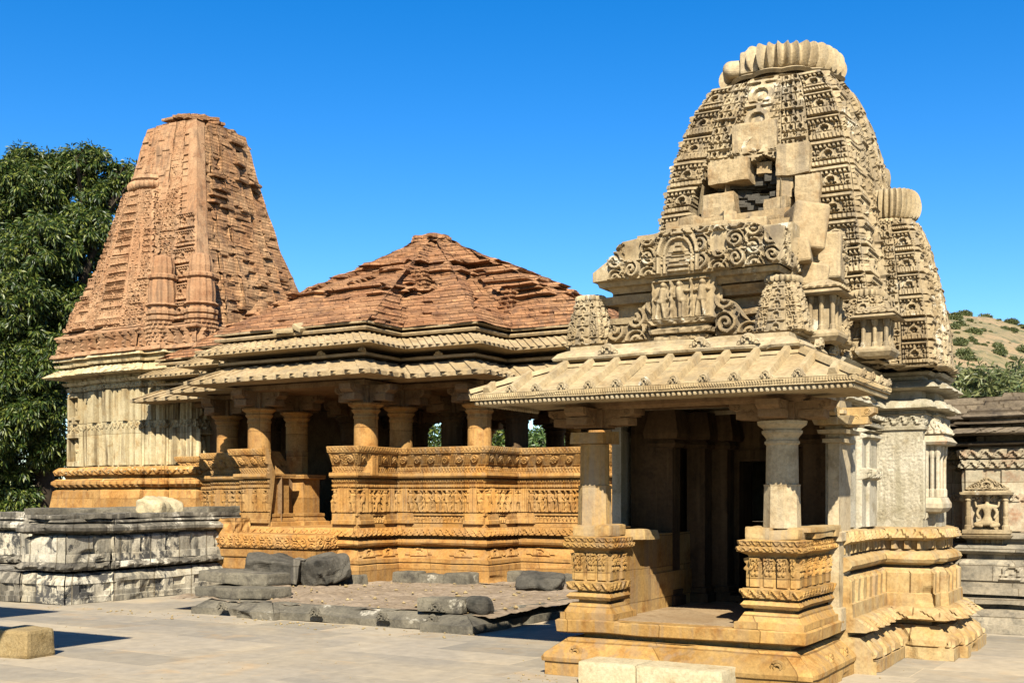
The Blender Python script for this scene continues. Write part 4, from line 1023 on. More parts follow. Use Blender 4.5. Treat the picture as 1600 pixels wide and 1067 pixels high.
# eaves
plE = cross(2.05, 3.55, 5.75, 4.85, 3.85, 2.80)
def dete(i, S, L_, z):
    k = L_/np.maximum(1, np.round(L_/.30)); u = (S/k) % 1-.5
    r = np.where(np.abs(u) < .17, .055*sstep(.17, .10, np.abs(u)), 0)
    h = np.where(band(z, 3.66, 3.90), r, 0)
    k2 = L_/np.maximum(1, np.round(L_/.15)); u2 = (S/k2) % 1-.5
    h = h+np.where(band(z, 4.14, 4.33), .05*sstep(.30, .1, np.abs(u2)), 0)
    h = h+np.where(band(z, 3.60, 3.66), np.where(np.abs(u) < .14, .02, 0), 0)
    return h
pre = [(3.585, -.50), (3.587, -.03), (3.592, 0), (3.655, .005), (3.66, -.01), (3.90, -.50), (3.905, -.95), (3.945, -.95), (3.95, -.42), (3.995, -.42), (4.0, -1.0), (4.09, -1.0), (4.095, -.14), (4.10, -.12), (4.135, -.12), (4.14, -.13), (4.33, -.45), (4.335, -.8), (4.36, -.8), (4.365, -.38), (4.40, -.36), (4.42, -.38), (4.425, -.8), (4.465, -.8), (4.47, -.36), (4.50, -.36)]
mb = MB(); shell(mb, plE, pre, .03, .03, dete, amp=.005, fr=6, cap=True); mb.build('eaves', HEAVE, B)
mb = MB()
for i in range(1, 9):
    p, q = np.array(plE[i]), np.array(plE[(i+1) % 20]); d = q-p; Ld = np.linalg.norm(d); d /= Ld; nn = np.array([d[1], -d[0]])
    for k in range(int(Ld/.6)):
        c = p+d*(.35+k*.6)-nn*.42; 
        if rnd(i*7+k) > .35: mb = MB(); ornament(mb, (c[0], c[1], 4.0), .16, .07, nn); mb.build('eave_ornament', SLAB, B)
# brick roof
plR = [((x-HX), (y-HY)) for x, y in cross(1.72, 3.25, 5.3, 4.50, 3.50, 2.45)]
def sR(z): return float(np.interp(z, [4.5, 5.0, 5.5, 5.9, 6.3, 6.75, 6.92], [1.0, .80, .60, .44, .28, .095, .055]))
prr = []; z = 4.5; k = 0
rsr = np.random.RandomState(3)
while z < 6.85:
    o = .018*(k % 2)+rsr.rand()*.01; prr += [(z, o), (z+.068, o)]; z += .0735; k += 1
def detr(i, S, L_, z):
    cr = np.floor(z/.0735); b = np.floor((S+rnd(cr)*.3)/.24)
    r = rnd(cr*31+b*7+i*3, 2)
    h = (r-.5)*.05-np.where(r > .95, .10, 0)
    big = noise(S*1.3+i*5, z*2.2, i*2.); h = h-sstep(.25, .6, big)*.16*(z > 5.0)
    proj = (z > 5.15) & (z < 5.95) & (noise(S*2.2+i, z*1.5, 7.) > .12)
    h = h+proj*.14*(np.sin(z*26) > -.3)
    h = h+.13*band(z, 6.10, 6.19)*(noise(S*.8+i, 0, 3.) > -.1)+.16*band(z, 5.36, 5.44)*(noise(S*.9+i, 4., 3.) > .05)-.12*band(z, 5.98, 6.09)
    return h
mb = MB(); shell(mb, plR, prr, .034, .05, detr, sR, (HX, HY), amp=.02, fr=5, cap=True)
mb.build('brick_roof', BRICK, B)
# carved brick dormers left standing on the slopes, and the finial stub
def dormer(x, y, z, w_, n):
    mb = MB()
    for k in range(5):
        ww = w_*(1-.12*k); shell(mb, rect(x-ww, x+ww, y-ww, y+ww), [(z+k*.09, 0), (z+k*.09+.03, .03), (z+k*.09+.06, .03), (z+k*.09+.065, -.03), (z+k*.09+.09, -.03)], .03, .04, lambda i, S, L_, zz: np.where(np.abs((S/.12) % 1-.5) < .12, -.03, 0), amp=.012)
    mb.build('brick_dormer', BRICK, B)
dormer(HX+.55, HY-2.35, 5.15, .24, 0); dormer(HX+.9, HY-1.75, 5.42, .34, 0); dormer(HX+2.6, HY-.7, 5.28, .26, 0); dormer(HX+2.3, HY-1.35, 5.1, .22, 0); dormer(HX+2.9, HY-1.9, 4.85, .16, 0); dormer(HX-1.75, HY-1.3, 5.45, .30, 0)
mb = MB(); mb.lathe([(.42, 6.78), (.40, 6.84), (.30, 6.86), (.33, 6.90), (.26, 6.95), (.12, 7.0), (.0, 7.01)], 12, (HX, HY))
for k in range(60):
    a = rsr.rand()*2*pi; r = .15+.3*rsr.rand(); mb.block(HX+r*cos(a), HY+r*sin(a), 6.80+.1*rsr.rand(), .18, .12, .06, .06, .015, k, rsr.rand()*3)
mb.build('finial_stub', BRICK, B)
# broken slabs lying on the eave
mb = MB(); p = atY(447, 515, 14.95); mb.block(p[0], 14.95, 4.46, .35, .3, .05, .05, .03, 4, .3, .3); p = atY(472, 512, 14.95); mb.block(p[0], 14.98, 4.50, .22, .3, .08, .05, .03, 5, -.3, .2, .5); mb.build('broken_slab', SLAB, B)
# link to the tower: rear part of the hall on the tower side, closed wall
SX, SY = -19.7, 19.4
mb = MB(); mb.box(SX+2.0, HX-3.4, SY-1.6, SY+1.6, .2, 4.4); mb.box(HX-3.2, HX-3.0, HY-2.8, HY+2.8, 1.0, 3.6)
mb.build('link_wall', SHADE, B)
mb = MB(); shell(mb, rect(SX+1.9, HX-2.9, SY-1.9, SY+1.9), [(4.3, 0)]+[(4.3+.0735*k, -.045*k+.02*(k % 2)) for k in range(1, 22)], .04, .06, lambda i, S, L_, z: (rnd(np.floor(z/.0735)*9+np.floor(S/.25))-.5)*.06, amp=.03); mb.build('brick_slope', RUBB, B)

# tower walls
def ratha2(c1=.60, c2=.30, d1=.06, d2=.12):
    f = [(-1, -1), (-c1, -1), (-c1, -1-d1), (-c2, -1-d1), (-c2, -1-d2), (c2, -1-d2), (c2, -1-d1), (c1, -1-d1), (c1, -1)]
    out = []
    for k in range(4):
        c_, s_ = round(cos(k*pi/2)), round(sin(k*pi/2)); out += [(x*c_-y*s_, x*s_+y*c_) for x, y in f]
    return out
plS = [(SX+x*1.98, SY+y*1.98) for x, y in ratha2()]
prS = [(.2, .34), (1.35, .34), (1.36, .30), (1.50, .28), (1.75, .25), (1.78, .20), (1.79, .10), (1.83, .10), (1.84, .22), (1.90, .28), (1.96, .28), (2.02, .20), (2.03, .06), (2.10, .06), (2.11, .22), (2.20, .25), (2.28, .16), (2.29, .0), (3.10, .0), (3.105, .03), (3.26, .03), (3.27, 0), (3.98, 0), (3.985, .04), (4.08, .05), (4.09, 0), (4.12, 0), (4.125, .08), (4.19, .12), (4.2, .02), (4.27, .02), (4.275, .38), (4.30, .42), (4.42, .25), (4.48, .15), (4.485, .05), (4.52, .05), (4.525, .22), (4.58, .24), (4.60, .1), (4.66, .1), (4.665, .26), (4.72, .22), (4.74, .1)]
def detS(i, S, L_, z):
    k = np.floor(S/.17); u = S/.17-k-.5
    h = np.where(band(z, 2.3, 3.1)|band(z, 3.27, 3.97), np.where(np.abs(u) < .36, .07*np.where(k % 3 == 1, 1.5, .6), 0), 0)
    h = h+scallop(S, z, 3.115, 3.25, .13, .025)+scallop(S, z, 3.99, 4.08, .12, .02)
    h = h+np.where(band(z, 4.30, 4.48), .025*np.maximum(0, np.sin(S*2*pi/.14)), 0)
    h = h+scallop(S, z, 2.12, 2.27, .26, .03)+np.where(band(z, 1.84, 2.02), .02*np.sin(S*30), 0)
    if i % 9 == 0:
        # niches with seated figures on the corner pilaster
        c = .24*1.0
        for z0, z1 in ((2.42, 2.95), (3.42, 3.85)):
            hh = z1-z0; uu = (S-c)/hh; v = (z-z0)/hh
            ins = (np.abs(uu) < .32) & (v > 0) & (v < 1)
            h = np.where(ins, -.10+figure(uu*1.0, v, 3)*.11, h); h = np.where((np.abs(uu) < .42) & (((v > 1) & (v < 1.2)) | ((v > -.2) & (v < 0))), .10, h)
            h = np.where((np.abs(np.abs(uu)-.37) < .05) & (v > 0) & (v < 1), .09, h)
    return h
mb = MB(); shell(mb, plS, prS, .03, .025, detS, amp=.008); o = mb.build('tower_wall', BWALL, B)
# split the golden base courses off with their own stone
mb = MB(); shell(mb, plS, [(a, b+.004) for a, b in prS if a <= 2.285], .03, .03, detS, amp=.01, cap=False); mb.build('tower_base', GOLD, B)
# colonnaded storey
mb = MB()
def detc(i, S, L_, z):
    u = (S/.26) % 1-.5
    h = np.where(band(z, 4.86, 5.16), np.where(np.abs(u) < .16, .10+.02*np.sin(z*60), -.10), 0)
    h = h+np.where(band(z, 5.08, 5.17), .10*sstep(.45, .2, np.abs(u)), 0)
    return h
sS = lambda z: float(np.interp(z, [4.6, 5.2, 5.35, 6.37, 7.4, 8.77, 9.6, 10.2], [2.22, 2.10, 1.98, 1.72, 1.37, 1.05, .90, .76]))
RS = ratha2(.58, .28, .05, .09)
shell(mb, RS, [(4.72, -.02), (4.74, .10), (4.82, .08), (4.84, 0), (5.17, 0), (5.175, .10), (5.22, .12), (5.26, .05), (5.27, 0), (5.28, .06), (5.34, .03), (5.35, 0)], .025, .025, detc, sS, (SX, SY), amp=.012)
mb.build('colonnaded_storey', PINK, B)
def detT(i, S, L_, z):
    j = i % 9; side = i//9
    r = noise(S*1.6+i*4, z*1.6, side*3.); cr = np.floor(z/.085)
    brick = (rnd(cr*13+np.floor(S/.22)*5+i, 4)-.5)*.05
    if side in (0, 3):
        if j in (0, 8): h = np.where(z > 7.9, brick, tiers(S, L_, z, 5.35, .42, .10, 8))
        elif j == 4: h = minis(S, z, .15, .11, .08)*(z < 8.2)+brick*.6
        else: h = minis(S, z, .13, .085, .075)*np.where(z < 8.5, 1, .2)+brick*.5
        return h+sstep(.5, .8, r)*-.07
    a = np.interp(z, [5.35, 6.37, 7.4, 8.77, 9.6, 10.2], [1.98, 1.72, 1.37, 1.05, .90, .76]); Yw = (RS[i][1]*a+S if side == 1 else RS[i][0]*a-S)+0*z; er = fbm(Yw*1.5, z*4.5, side*3., 6, 3)
    h = brick*1.2-.04+(rnd(np.floor(z/.17), 5)-.5)*.12-sstep(.05, .30, er)*.18+np.where(rnd(cr*7+np.floor(Yw/.35)*3, 7) > .93, .10, 0)
    h = h-np.where(noise(Yw*2.6, z*9, 3.) > .42, .32, 0)
    if i % 2: h = h*.2
    return h
mb = MB(); shell(mb, RS, [(5.33, 0), (10.12, 0)], .028, .03, detT, sS, (SX, SY), amp=.035, fr=3.2, segs=list(range(9, 27)))
mb.build('eroded_face', RUBB, B)
mb = MB(); shell(mb, RS, [(5.33, 0), (10.12, 0)], .024, .022, detT, sS, (SX, SY), amp=.018, fr=3.2, segs=list(range(0, 9))+list(range(27, 36)), cap=False)
mb.build('tower_spire', PINK, B)
def half(cx, cy, z0, z1, r0, r1, rr):
    f = lambda z: float(np.interp(z, [z0, (z0+z1)/2, z1], [r0, (r0+r1)/2*1.06, r1]))
    def d(i, S, L_, z):
        j = i % 9
        if j in (0, 8): return minis(S, z, .12, .13, .06)
        if j == 4: return tiers(S, L_, z, z0, .2, .05, 6)
        return np.where(np.abs(S-L_/2) < .05, .05, 0)+minis(S, z, .14, .09, .03)
    mb = MB(); shell(mb, ratha2(.62, .34, .08, .16), [(z0, .03), (z0+.08, .05), (z0+.09, 0), (z1, 0)], .022, .02, d, f, (cx, cy), amp=.014); mb.build('half_spire', PINK, B)
    mb = MB(); mb.lathe([(r1*.9, z1), (r1, z1+.06), (0, z1+.07)], 24, (cx, cy)); amalaka(mb, cx, cy, z1+.05, z1+.25, rr, 34, lob=.06); mb.lathe([(rr*.75, z1+.25), (rr*.85, z1+.30), (rr*.8, z1+.38), (.0, z1+.42)], 20, (cx, cy)); mb.build('cushion_ring', PINK, B)
half(SX-.45, SY-.92, 5.35, 8.5, 1.10, .44, .57); half(SX-1.15, SY-1.05, 5.35, 7.25, .80, .32, .40); half(SX-1.45, SY-1.45, 5.35, 6.05, .58, .40, .46)
# smooth corner rib, turrets, cushion rings
mb = MB()
zz = np.linspace(5.4, 10.05, 60)
for k in range(len(zz)-1):
    a = sS(zz[k]); a2 = sS(zz[k+1])
    x, y = SX+a*.99, SY-a*.99; x2, y2 = SX+a2*.99, SY-a2*.99; g = .23*a/1.2+.04; g2 = .23*a2/1.2+.04
    for (p0, p1, q0, q1) in (((x-g, y-.03), (x+.03, y-.03), (x2-g2, y2-.03), (x2+.03, y2-.03)), ((x+.03, y-.03), (x+.03, y+g), (x2+.03, y2-.03), (x2+.03, y2+g2))):
        mb.grid(np.array([[[*p0, zz[k]], [*p1, zz[k]]], [[*q0, zz[k+1]], [*q1, zz[k+1]]]]))
mb.build('corner_rib', PINK, B)
def turret(x, y, r):
    mb = MB()
    mb.lathe([(r*1.05, 4.72), (r*1.1, 4.85), (r*1.0, 5.30), (r*.95, 5.35), (r*1.12, 5.38), (r*1.15, 5.44), (r*1.0, 5.47), (r*1.18, 5.5), (r*1.2, 5.56), (r*1.0, 5.6), (r*1.0, 5.66), (r*1.22, 5.69), (r*1.0, 5.74), (r*1.02, 5.95), (r*.92, 6.2), (r*.84, 6.23), (r*1.02, 6.27), (r*1.02, 6.33), (r*.8, 6.37), (r*.84, 6.5), (r*.72, 6.72), (r*.5, 6.76), (.0, 6.8)], 40, (x, y), lobes=(12, .10))
    for k in range(20):
        for zz_ in np.arange(4.92, 5.28, .09):
            a = 2*pi*k/20+.15*((round(zz_*100)) % 2); mb.box(x+r*1.09*cos(a)-.03, x+r*1.09*cos(a)+.03, y+r*1.09*sin(a)-.03, y+r*1.09*sin(a)+.03, zz_, zz_+.05)
    mb.build('turret', PINK, B)
turret(SX+1.05, SY-2.02, .30); turret(SX+1.92, SY-1.78, .30)
def ring(px, py, wpx, dw, off):
    p = atW(px, py, dw); r = wpx/2*dw/FPX
    mb = MB(); amalaka(mb, p[0], p[1]+off, p[2]-.10, p[2]+.12, r, 30, lob=.06); mb.lathe([(r*.8, p[2]+.14), (r*.86, p[2]+.18), (r*.8, p[2]+.24), (.0, p[2]+.26)], 20, (p[0], p[1]+off)); mb.build('cushion_ring', PINK, B)
ring(404, 332, 18, 27.2, 0)
mb = MB()
for k in range(90):
    a = rsr.rand()*2*pi; r = .68*rsr.rand(); mb.block(SX+r*cos(a), SY+r*sin(a), 10.08+.10*rsr.rand()+.34*(1-r), .25+.2*rsr.rand(), .2, .07, .07, .03, k, rsr.rand()*3)
mb.build('broken_top', RUBB, B)
for k in range(16):   # slabs jutting from the eroded face
    mb = MB()
    z = 5.7+rsr.rand()*4.4; a = sS(z); y = SY+(rsr.rand()-.5)*1.5*a
    mb.block(SX+a*1.0, y, z, .34, .25+.25*rsr.rand(), .04+.03*rsr.rand(), .05, .02, 50+k, rsr.rand()*.4, 0, .06)
    mb.build('jutting_slab', RUBB, B)

# ================================================================== RUINED PLATFORM (left)
Rn = thing('ruined_platform', (-15.3, 13.6, 0), 'blackened and limewashed moulded stone platform of a ruined shrine in front of the red tower', 'platform')
plP = [(-24, 12.7), (-15.35, 12.7), (-15.35, 11.55), (-14.45, 11.55), (-14.45, 12.4), (-14.38, 12.4), (-14.38, 15.6), (-24, 15.6)]
prP = [(0, .17), (.09, .17), (.10, .14), (.17, .14), (.18, .12), (.30, .12), (.31, .15), (.36, .13), (.46, .03), (.465, -.05), (.50, -.05), (.505, .12), (.56, .14), (.62, .05), (.625, .05), (.74, .04), (.745, .0), (.99, .02), (1.02, -.02), (1.03, -.06), (1.06, -.06), (1.065, .04), (1.10, .11), (1.15, .12), (1.20, .05), (1.21, -.02), (1.235, -.02), (1.24, .04), (1.27, .02), (1.285, -.05)]
def detP(i, S, L_, z):
    u = (S/.55) % 1
    h = np.where(band(z, .745, 1.0), -.05*sstep(.06, .02, np.minimum(u, 1-u)), 0)
    h = h+scallop(S, z, .51, .61, .42, .03)+np.where(band(z, .18, .30), .02*np.sign(np.sin(S*13)), 0)
    return h-sstep(.3, .7, fbm(S*2.2, z*4, i, 2, 2))*.07
for nm, za, zb_, mt in (('footing', -.01, .47, GREYW), ('lip_moulding', .47, .625, GREY), ('dado', .62, 1.035, GREYW), ('torus_moulding', 1.03, 1.40, GREY)):
    mb = MB(); shell(mb, plP, [(a, b) for a, b in prP if za <= a <= zb_], .03, .04, detP, amp=.03, fr=3, cap=nm != 'footing'); mb.build(nm, mt, Rn)
mb = MB()
mb = MB(); shell(mb, rect(-24, -15.42, 11.5, 13.4), [(a, b) for a, b in prP if a < .47], .03, .04, detP, amp=.03, fr=3); mb.build('lower_step', GREY, Rn)
mb = MB()
rs = np.random.RandomState(9)
def rblk(px, py, y, lx, ly, lz, seed, rz=0, rx=0, ry=0, amp=.03, B_=None, **k):
    p = atY(px, py, y); (B_ or mb).block(p[0], y, p[2], lx, ly, lz, .05, amp, seed, rz, rx, ry, **k)
mb.block(-14.95, 11.75, 1.31, .9, .45, .06, .06, .03, 3); mb.block(-14.6, 12.6, 1.32, .45, 1.5, .08, .06, .03, 5); mb.block(-14.62, 14.4, 1.32, .5, 2.0, .07, .06, .03, 6)
mb.block(-17.6, 12.95, 1.31, 3.8, .5, .08, .06, .03, 8)
mb.build('coping', GREY, Rn)
def loose(name, label, cat, mat, c, size, seed, rot=(0, 0, 0), amp=.03, group=None, rd=.12, extra=None):
    mb = MB(); mb.block(0, 0, 0, *size, .04, amp, seed, rot[0], rot[1], rot[2], rnd_=rd)
    if extra: extra(mb)
    o = mb.build(name, mat); o.location = c; tag(o, label, cat, group); return o
p = atX(270, 800, -15.2)
loose('stone_slab', 'long grey-brown broken slab lying on top of the ruined platform, left piece', 'stone slab', GREYD, (-15.9, 13.2, 1.38), (2.0, .5, .13), 12, (1.2, 0, 0))
loose('boulder', 'white humped stone on top of the ruined platform', 'boulder', STEP, (-15.1, 14.0, 1.42), (.5, .85, .34), 14, (.2, .1, .3), .10, rd=.3)
loose('stone_slab', 'dark broken slab on top of the ruined platform beside the hall', 'stone slab', GREYD, (-14.75, 15.2, 1.38), (.55, 1.6, .12), 15, (.1, 0, 0))
# ================================================================== broken kerb platform
mbk = MB()
plK = [(-11.75, 11.55), (-10.75, 11.55), (-10.75, 11.40), (-10.2, 11.40), (-10.2, 11.52), (-7.75, 11.52), (-7.75, 11.36), (-7.1, 11.36), (-7.1, 15.9), (-12.3, 16.4), (-12.3, 12.6)]
shell(mbk, plK, [(0, .05), (.095, .05), (.10, .02), (.19, -.14), (.2, -.2)], .03, .05, lambda i, S, L_, z: -sstep(.4, .8, noise(S*1.7, z*5, i))*.06, amp=.02, fr=4, cap=False)
K = mbk.build('kerb', GREYD); tag(K, 'low moulded kerb of dark weathered stone edging the cobbled court before the hall', 'kerb')
mb = MB()
for px_ in (351, 496, 601, 680): q = atY(px_, 950, 11.45); ornament(mb, (q[0], 11.40, .09), .19, .13, (0, -.9))
mb.build('kerb_ornament', GREYD, K)
mb = MB(); X, Y = np.meshgrid(np.linspace(-12.4, -7.0, 110), np.linspace(11.66, 16.6, 90)); Z = .185+fbm(X*3, Y*3, 0, 2, 3)*.035+np.abs(noise(X*9, Y*9, 0))*.02
edge = (X > -11.9+.0*Y)
mb.grid(np.stack([X, Y, Z], -1)); mb.build('cobbled_floor', RUBFL, kind='structure')
# loose pieces
def atG(px, py, z=.2): return atZ(px, py, z)
q = atG(400, 940); 
loose('stone_slab', 'flat dark moulded slab at the left end of the low kerb, upper one of two', 'stone slab', GREYD, (-11.6, 12.35, .46), (1.25, .55, .17), 21, (.06, 0, .02))
loose('stone_slab', 'flat dark moulded slab at the left end of the low kerb, lower one of two', 'stone slab', GREYD, (-11.35, 12.05, .28), (1.3, .6, .15), 22, (-.02, 0, 0))
loose('boulder', 'broad dark boulder between the ruined platform and the hall steps', 'boulder', DARKR, (-12.75, 14.3, .43), (.85, .6, .40), 23, (.3, .1, .1), .11, rd=.15)
loose('boulder', 'black rough boulder nearest the hall entrance', 'boulder', DARKR, (-11.8, 14.4, .44), (.68, .55, .42), 24, (-.2, .1, -.1), .13, rd=.2)
loose('stone_slab', 'tilted grey slab leaning between the two dark boulders', 'stone slab', GREY, (-12.2, 14.2, .43), (.14, .5, .40), 25, (.5, 0, .25), .03)
loose('carved_stone', 'broken stone with a carved lotus boss lying on the kerb near the porch', 'carved stone', GREYD, (-7.72, 11.75, .29), (.60, .34, .18), 26, (.1, 0, 0), .04, extra=lambda m: ornament(m, (-.02, -.19, -.07), .2, .14, (0, -1)))
loose('boulder', 'small dark broken lump beside the carved boss stone on the kerb', 'boulder', DARKR, (-7.30, 11.85, .28), (.30, .34, .24), 27, (.1, 0, 0), .05, rd=.4)
rs = np.random.RandomState(4)
for k in range(11):
    x = -12.2+k*.52; yy = 15.02 if x < -11.4 else (15.95 if x < -9.75 else 16.95)
    loose('foundation_stone', 'rough grey foundation stone at the foot of the hall base, one of a broken row', 'stone', GREYD, (x, yy-.1, .25), (.5, .3, .17+.06*rs.rand()), 40+k, (rs.randn()*.05, 0, 0), .04, group='foundation stones along the hall base')
loose('boulder', 'black lump of broken stone at the back of the cobbled floor beside the porch', 'boulder', DARKR, (-8.35, 15.4, .30), (.7, .5, .26), 33, (.2, .1, .1), .12, rd=.3)
p = atZ(18, 1031, 0)
loose('stone_block', 'rough square sandstone block lying on the paving at the lower left', 'stone block', BLOCKR, (-10.05, 7.55, .14), (.42, .36, .29), 31, (.12, 0, 0), .02, rd=.1)

# ================================================================== REAR SHRINE (right edge)
C_ = thing('shrine', (-.2, 16.0, 0), 'low pale shrine at the right edge with seated deity niche and dark slab roof', 'shrine')
plC = [(-3.2, 15.25), (-2.17, 15.25), (-2.17, 14.80), (3.0, 14.80), (3.0, 18), (-3.2, 18)]
prc = [(0, .30), (.10, .30), (.11, .26), (.20, .25), (.27, .12), (.275, .02), (.33, .02), (.335, .16), (.40, .16), (.41, .0), (.44, .0), (.445, .14), (.53, .14), (.535, .06), (.60, .06), (.605, .08), (.82, .09), (.86, .05), (.865, -.02), (.92, -.02), (.925, .05), (.96, .10), (1.0, .10), (1.04, .05), (1.05, -.02), (1.11, -.02), (1.115, .08), (1.17, .08), (1.19, 0)]
def detC1(i, S, L_, z):
    h = np.where(band(z, .61, .85), -.03*sstep(.06, .02, np.minimum((S/.75) % 1, 1-(S/.75) % 1)), 0)
    u = ((S-.25)/.75 % 1-.5)*.75/.26; h = h+gav(u, (z-.62)/.2)*.03*(np.abs(u) < .6)
    return h-sstep(.4, .8, noise(S*2, z*5, i))*.02
mb = MB(); shell(mb, plC, prc, .022, .022, detC1, amp=.01, cap=False); mb.build('base', REARD, C_)
mb = MB()
def detC2(i, S, L_, z):
    h = np.where(band(z, 1.2, 2.20), np.where(((S/.42) % 1) < .5, .03, 0), 0)
    h = h+scallop(S, z, 1.70, 1.80, .12, .02)+scallop(S, z, 2.235, 2.35, .12, .03)+scallop(S, z, 2.39, 2.52, .15, .03)
    return h
shell(mb, plC, [(1.19, 0), (1.68, 0), (1.69, .015), (1.81, .015), (1.82, 0), (2.22, 0), (2.225, .04), (2.36, .04), (2.365, -.02), (2.38, -.02), (2.385, .05), (2.53, .06), (2.54, -.03), (2.57, -.03)], .02, .016, detC2, amp=.008); o = mb.build('wall', REARW, C_); o.scale[2] = .746; o.location[2] += .302
mb = MB()
shell(mb, plC, [(2.55, -.1), (2.57, .10), (2.60, .12), (2.63, .04), (2.64, -.12), (2.72, -.12), (2.725, .20), (2.75, .24), (2.84, .08), (2.85, -.05), (2.90, -.05), (2.905, .12), (2.94, .10), (2.95, -.05), (3.0, -.05), (3.005, .02), (3.03, .04), (3.08, .0)], .02, .03, lambda i, S, L_, z: np.where(band(z, 2.75, 2.84), .05*(np.abs((S/.2) % 1-.5) < .3)*(noise(S*3, 0, 0) > -.2), 0), amp=.02, fr=4)
shell(mb, [(x, y) for x, y in plC], [(3.08, -.02)]+sum([[(3.085+.07*k, -.02-.09*k), (3.15+.07*k, -.04-.09*k)] for k in range(5)], []), .02, .04, lambda i, S, L_, z: (rnd(np.floor(z/.07)*5+np.floor(S/.3)*3)-.5)*.05, amp=.025)
o = mb.build('roof', ROOFD, C_); o.scale[2] = .77; o.location[2] += .2565
nx = -1.905
mb = MB()
for px_ in (nx-.21, nx+.21): mb.lathe([(0, 1.30), (.045, 1.30), (.045, 1.36), (.03, 1.38), (.035, 1.5), (.028, 1.52), (.028, 1.75), (.04, 1.78), (.03, 1.8), (.045, 1.84), (.045, 1.87)], 10, (px_, 14.70))
shell(mb, rect(nx-.27, nx+.27, 14.64, 14.8), [(1.15, -.02), (1.17, .0), (1.21, .02), (1.22, -.02), (1.24, .0), (1.30, .0), (1.305, -.05)], .02, .03, amp=.004)
shell(mb, rect(nx-.27, nx+.27, 14.64, 14.8), [(1.86, 0), (1.865, .02), (1.90, .03), (1.91, -.01), (1.93, -.01)], .02, .03, amp=.004)
plate(mb, 'x', nx-.24, nx+.24, 1.93, lambda a: 1.98+.17*max(0, 1-abs(a-nx)/.22)**.8, 14.68, lambda a, z: np.maximum(scrollwork(a, z, nx-.24, 1.93, .08, .03), gav((a-nx)/.15, (z-1.95)/.15)*.04), .1, res=.009)
fr = mb.build('niche', TANG, C_); fr.scale[2] = .745; fr.location[2] += .253
# seated deity: crossed legs, torso, crowned head, four arms
def skinfig():
    pts = {}; me = bpy.data.meshes.new('statue')
    V = [(0, 0, .07), (0, 0, .15), (0, 0, .26), (0, 0, .315), (0, 0, .365), (0, .0, .43),  # pelvis, waist, chest, neck, head, crown
         (-.085, 0, .275), (-.125, -.02, .19), (-.09, -.055, .12), (.085, 0, .275), (.125, -.02, .19), (.09, -.055, .12),
         (-.135, 0, .27), (-.15, -.01, .36), (.135, 0, .27), (.15, -.01, .36),
         (-.07, -.02, .065), (-.155, -.05, .05), (-.04, -.085, .035), (.07, -.02, .065), (.155, -.05, .05), (.04, -.085, .035)]
    Ed = [(0, 1), (1, 2), (2, 3), (3, 4), (4, 5), (2, 6), (6, 7), (7, 8), (2, 9), (9, 10), (10, 11), (6, 12), (12, 13), (9, 14), (14, 15), (0, 16), (16, 17), (17, 18), (0, 19), (19, 20), (20, 21)]
    R_ = [.06, .042, .062, .022, .042, .022, .03, .022, .018, .03, .022, .018, .02, .016, .02, .016, .042, .032, .022, .042, .032, .022]
    me.from_pydata(V, Ed, []); o = bpy.data.objects.new('seated_deity', me); COL.objects.link(o)
    mo = o.modifiers.new('skin', 'SKIN'); sv = me.skin_vertices[0] if me.skin_vertices else None
    if sv is None:
        import bmesh
        bm = bmesh.new(); bm.from_mesh(me); bm.verts.layers.skin.verify(); bm.to_mesh(me); bm.free(); sv = me.skin_vertices[0]
    for i, r in enumerate(R_): sv.data[i].radius = (r, r*.85); sv.data[i].use_root = (i == 0)
    o.modifiers.new('sub', 'SUBSURF').levels = 2; o.modifiers['sub'].render_levels = 2
    me.materials.append(TANG); return o
sf = skinfig(); sf.parent = fr; sf.location = (nx, 14.73, 1.315); sf.scale = (.92, 1.0, 1.32)
sf.location = (nx-0, 14.73, 1.315)
mb = MB(); plate(mb, 'x', nx-.17, nx+.17, 1.30, 1.86, 14.79, lambda a, z: .02*scroll((a-nx)/.18, (z-1.68)/.18, 1.2, .5)+frieze(a-nx+.05, z, 1.31, 1.39, .06, .02, post=False), .02, res=.01); mb.build('niche_back', TANG, fr)

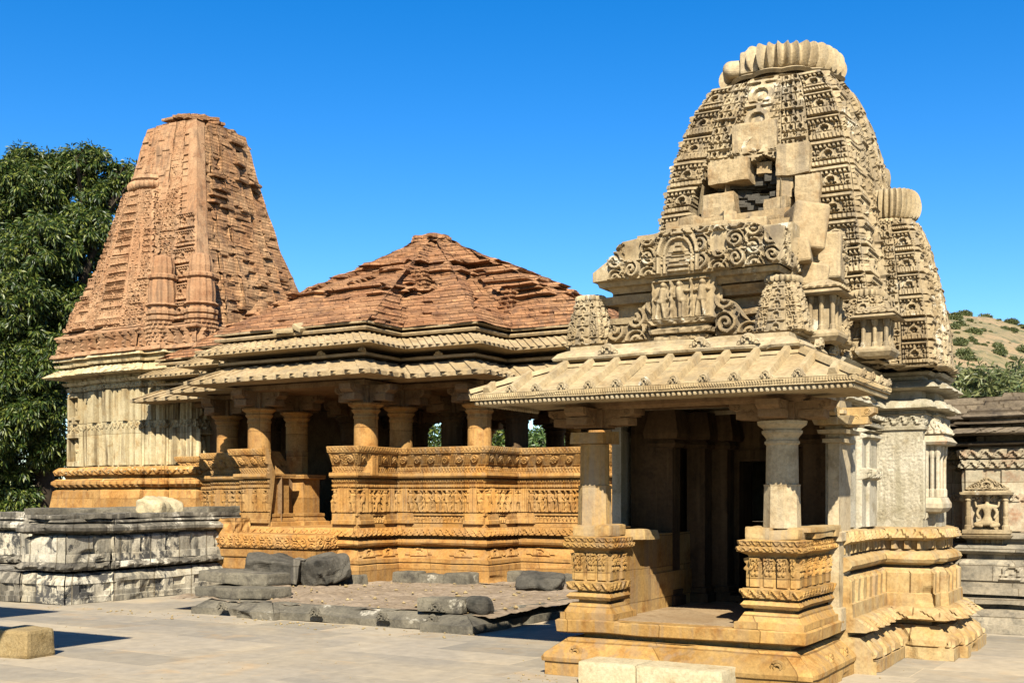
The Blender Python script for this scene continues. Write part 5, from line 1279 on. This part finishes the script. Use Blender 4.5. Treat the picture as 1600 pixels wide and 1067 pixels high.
# ================================================================== pavilion beside the court (out of frame on the left; casts the shadows on the paving)
Pv = thing('pavilion', (-10.2, 5.0, 0), 'small stone pavilion with a wide sloping canopy beside the paved court, left of the picture', 'pavilion')
sh = -np.array(LDIR)/(-LDIR[2])
def src(px, py, h): g = atZ(px, py, 0); return g+sh*h
mb = MB(); cx1, cy1 = -8.15, 5.60
shell(mb, rect(cx1-3.4, cx1, cy1-3.4, cy1), [(3.34, -.4), (3.342, 0), (3.40, 0), (3.62, -.45), (3.64, -.6), (3.8, -.62), (3.82, -.5), (3.9, -.52), (4.2, -1.0)], .05, .06, amp=.01)
shell(mb, rect(-14.6, -10.7, 3.2, 6.03), [(4.45, -.4), (4.452, 0), (4.52, 0), (4.8, -.6), (5.1, -1.2)], .05, .08, amp=.01)
mb.build('canopy', SLAB, Pv)
mb = MB(); shell(mb, rect(cx1-3.3, cx1-.9, cy1-3.3, cy1-.9), [(0, .1), (.25, .1), (.26, 0), (.5, 0)], .05, .06, amp=.01); mb.build('base', OCH, Pv)
for ax, ay in ((-11.8, 5.2), (-13.8, 5.2), (-11.8, 3.9), (-13.8, 3.9)):
    mb = MB(); mb.lathe([(.0, 0), (.25, 0), (.2, .3), (.15, .4), (.14, 4.1), (.25, 4.45), (0, 4.451)], 14, (ax, ay)); mb.build('column', OCH, Pv)
for ax in (cx1-1.15, cx1-3.0):
    for ay in (cy1-1.1, cy1-3.0):
        mb = MB(); mb.lathe([(.0, .5), (.2, .5), (.2, .7), (.15, .75), (.14, 2.9), (.22, 3.1), (.3, 3.34), (0, 3.341)], 16, (ax, ay)); mb.build('column', OCH, Pv)

# small chips and grit lying on the paving and the cobbles
mb = MB(); rs = np.random.RandomState(77)
def chip(x, y, z, r):
    a = rs.normal(size=(6, 3)); a /= np.linalg.norm(a, axis=1, keepdims=True); 
    v = np.array([[1, 0, 0], [0, 1, 0], [-1, 0, 0], [0, -1, 0], [0, 0, .6], [0, 0, -.6]])*(.6+.7*rs.rand(6, 1))*r+np.array([x, y, z+.3*r])
    k = mb.verts(v); mb.tris(np.array([[0, 1, 4], [1, 2, 4], [2, 3, 4], [3, 0, 4], [1, 0, 5], [2, 1, 5], [3, 2, 5], [0, 3, 5]])+k)
for k in range(520):
    t_ = rs.rand()
    if t_ < .35: x = rs.uniform(-12.2, -7.2); chip(x, rs.uniform(11.7, 16.0), .20, .012+.04*rs.rand()**3)
    elif t_ < .6: chip(rs.uniform(-14.3, -7.0), 11.3-.5*rs.rand()**2, 0, .008+.02*rs.rand()**2)
    elif t_ < .8: chip(rs.uniform(-5.2, -2.3), 9.05-.4*rs.rand()**2, 0, .006+.012*rs.rand()**2)
    else: chip(rs.uniform(-13, -2), rs.uniform(6.5, 11.0), 0, .005+.008*rs.rand()**2)
o = mb.build('gravel', BLOCKR); tag(o, 'loose stone chips and grit scattered over the court', None, None, 'stuff')
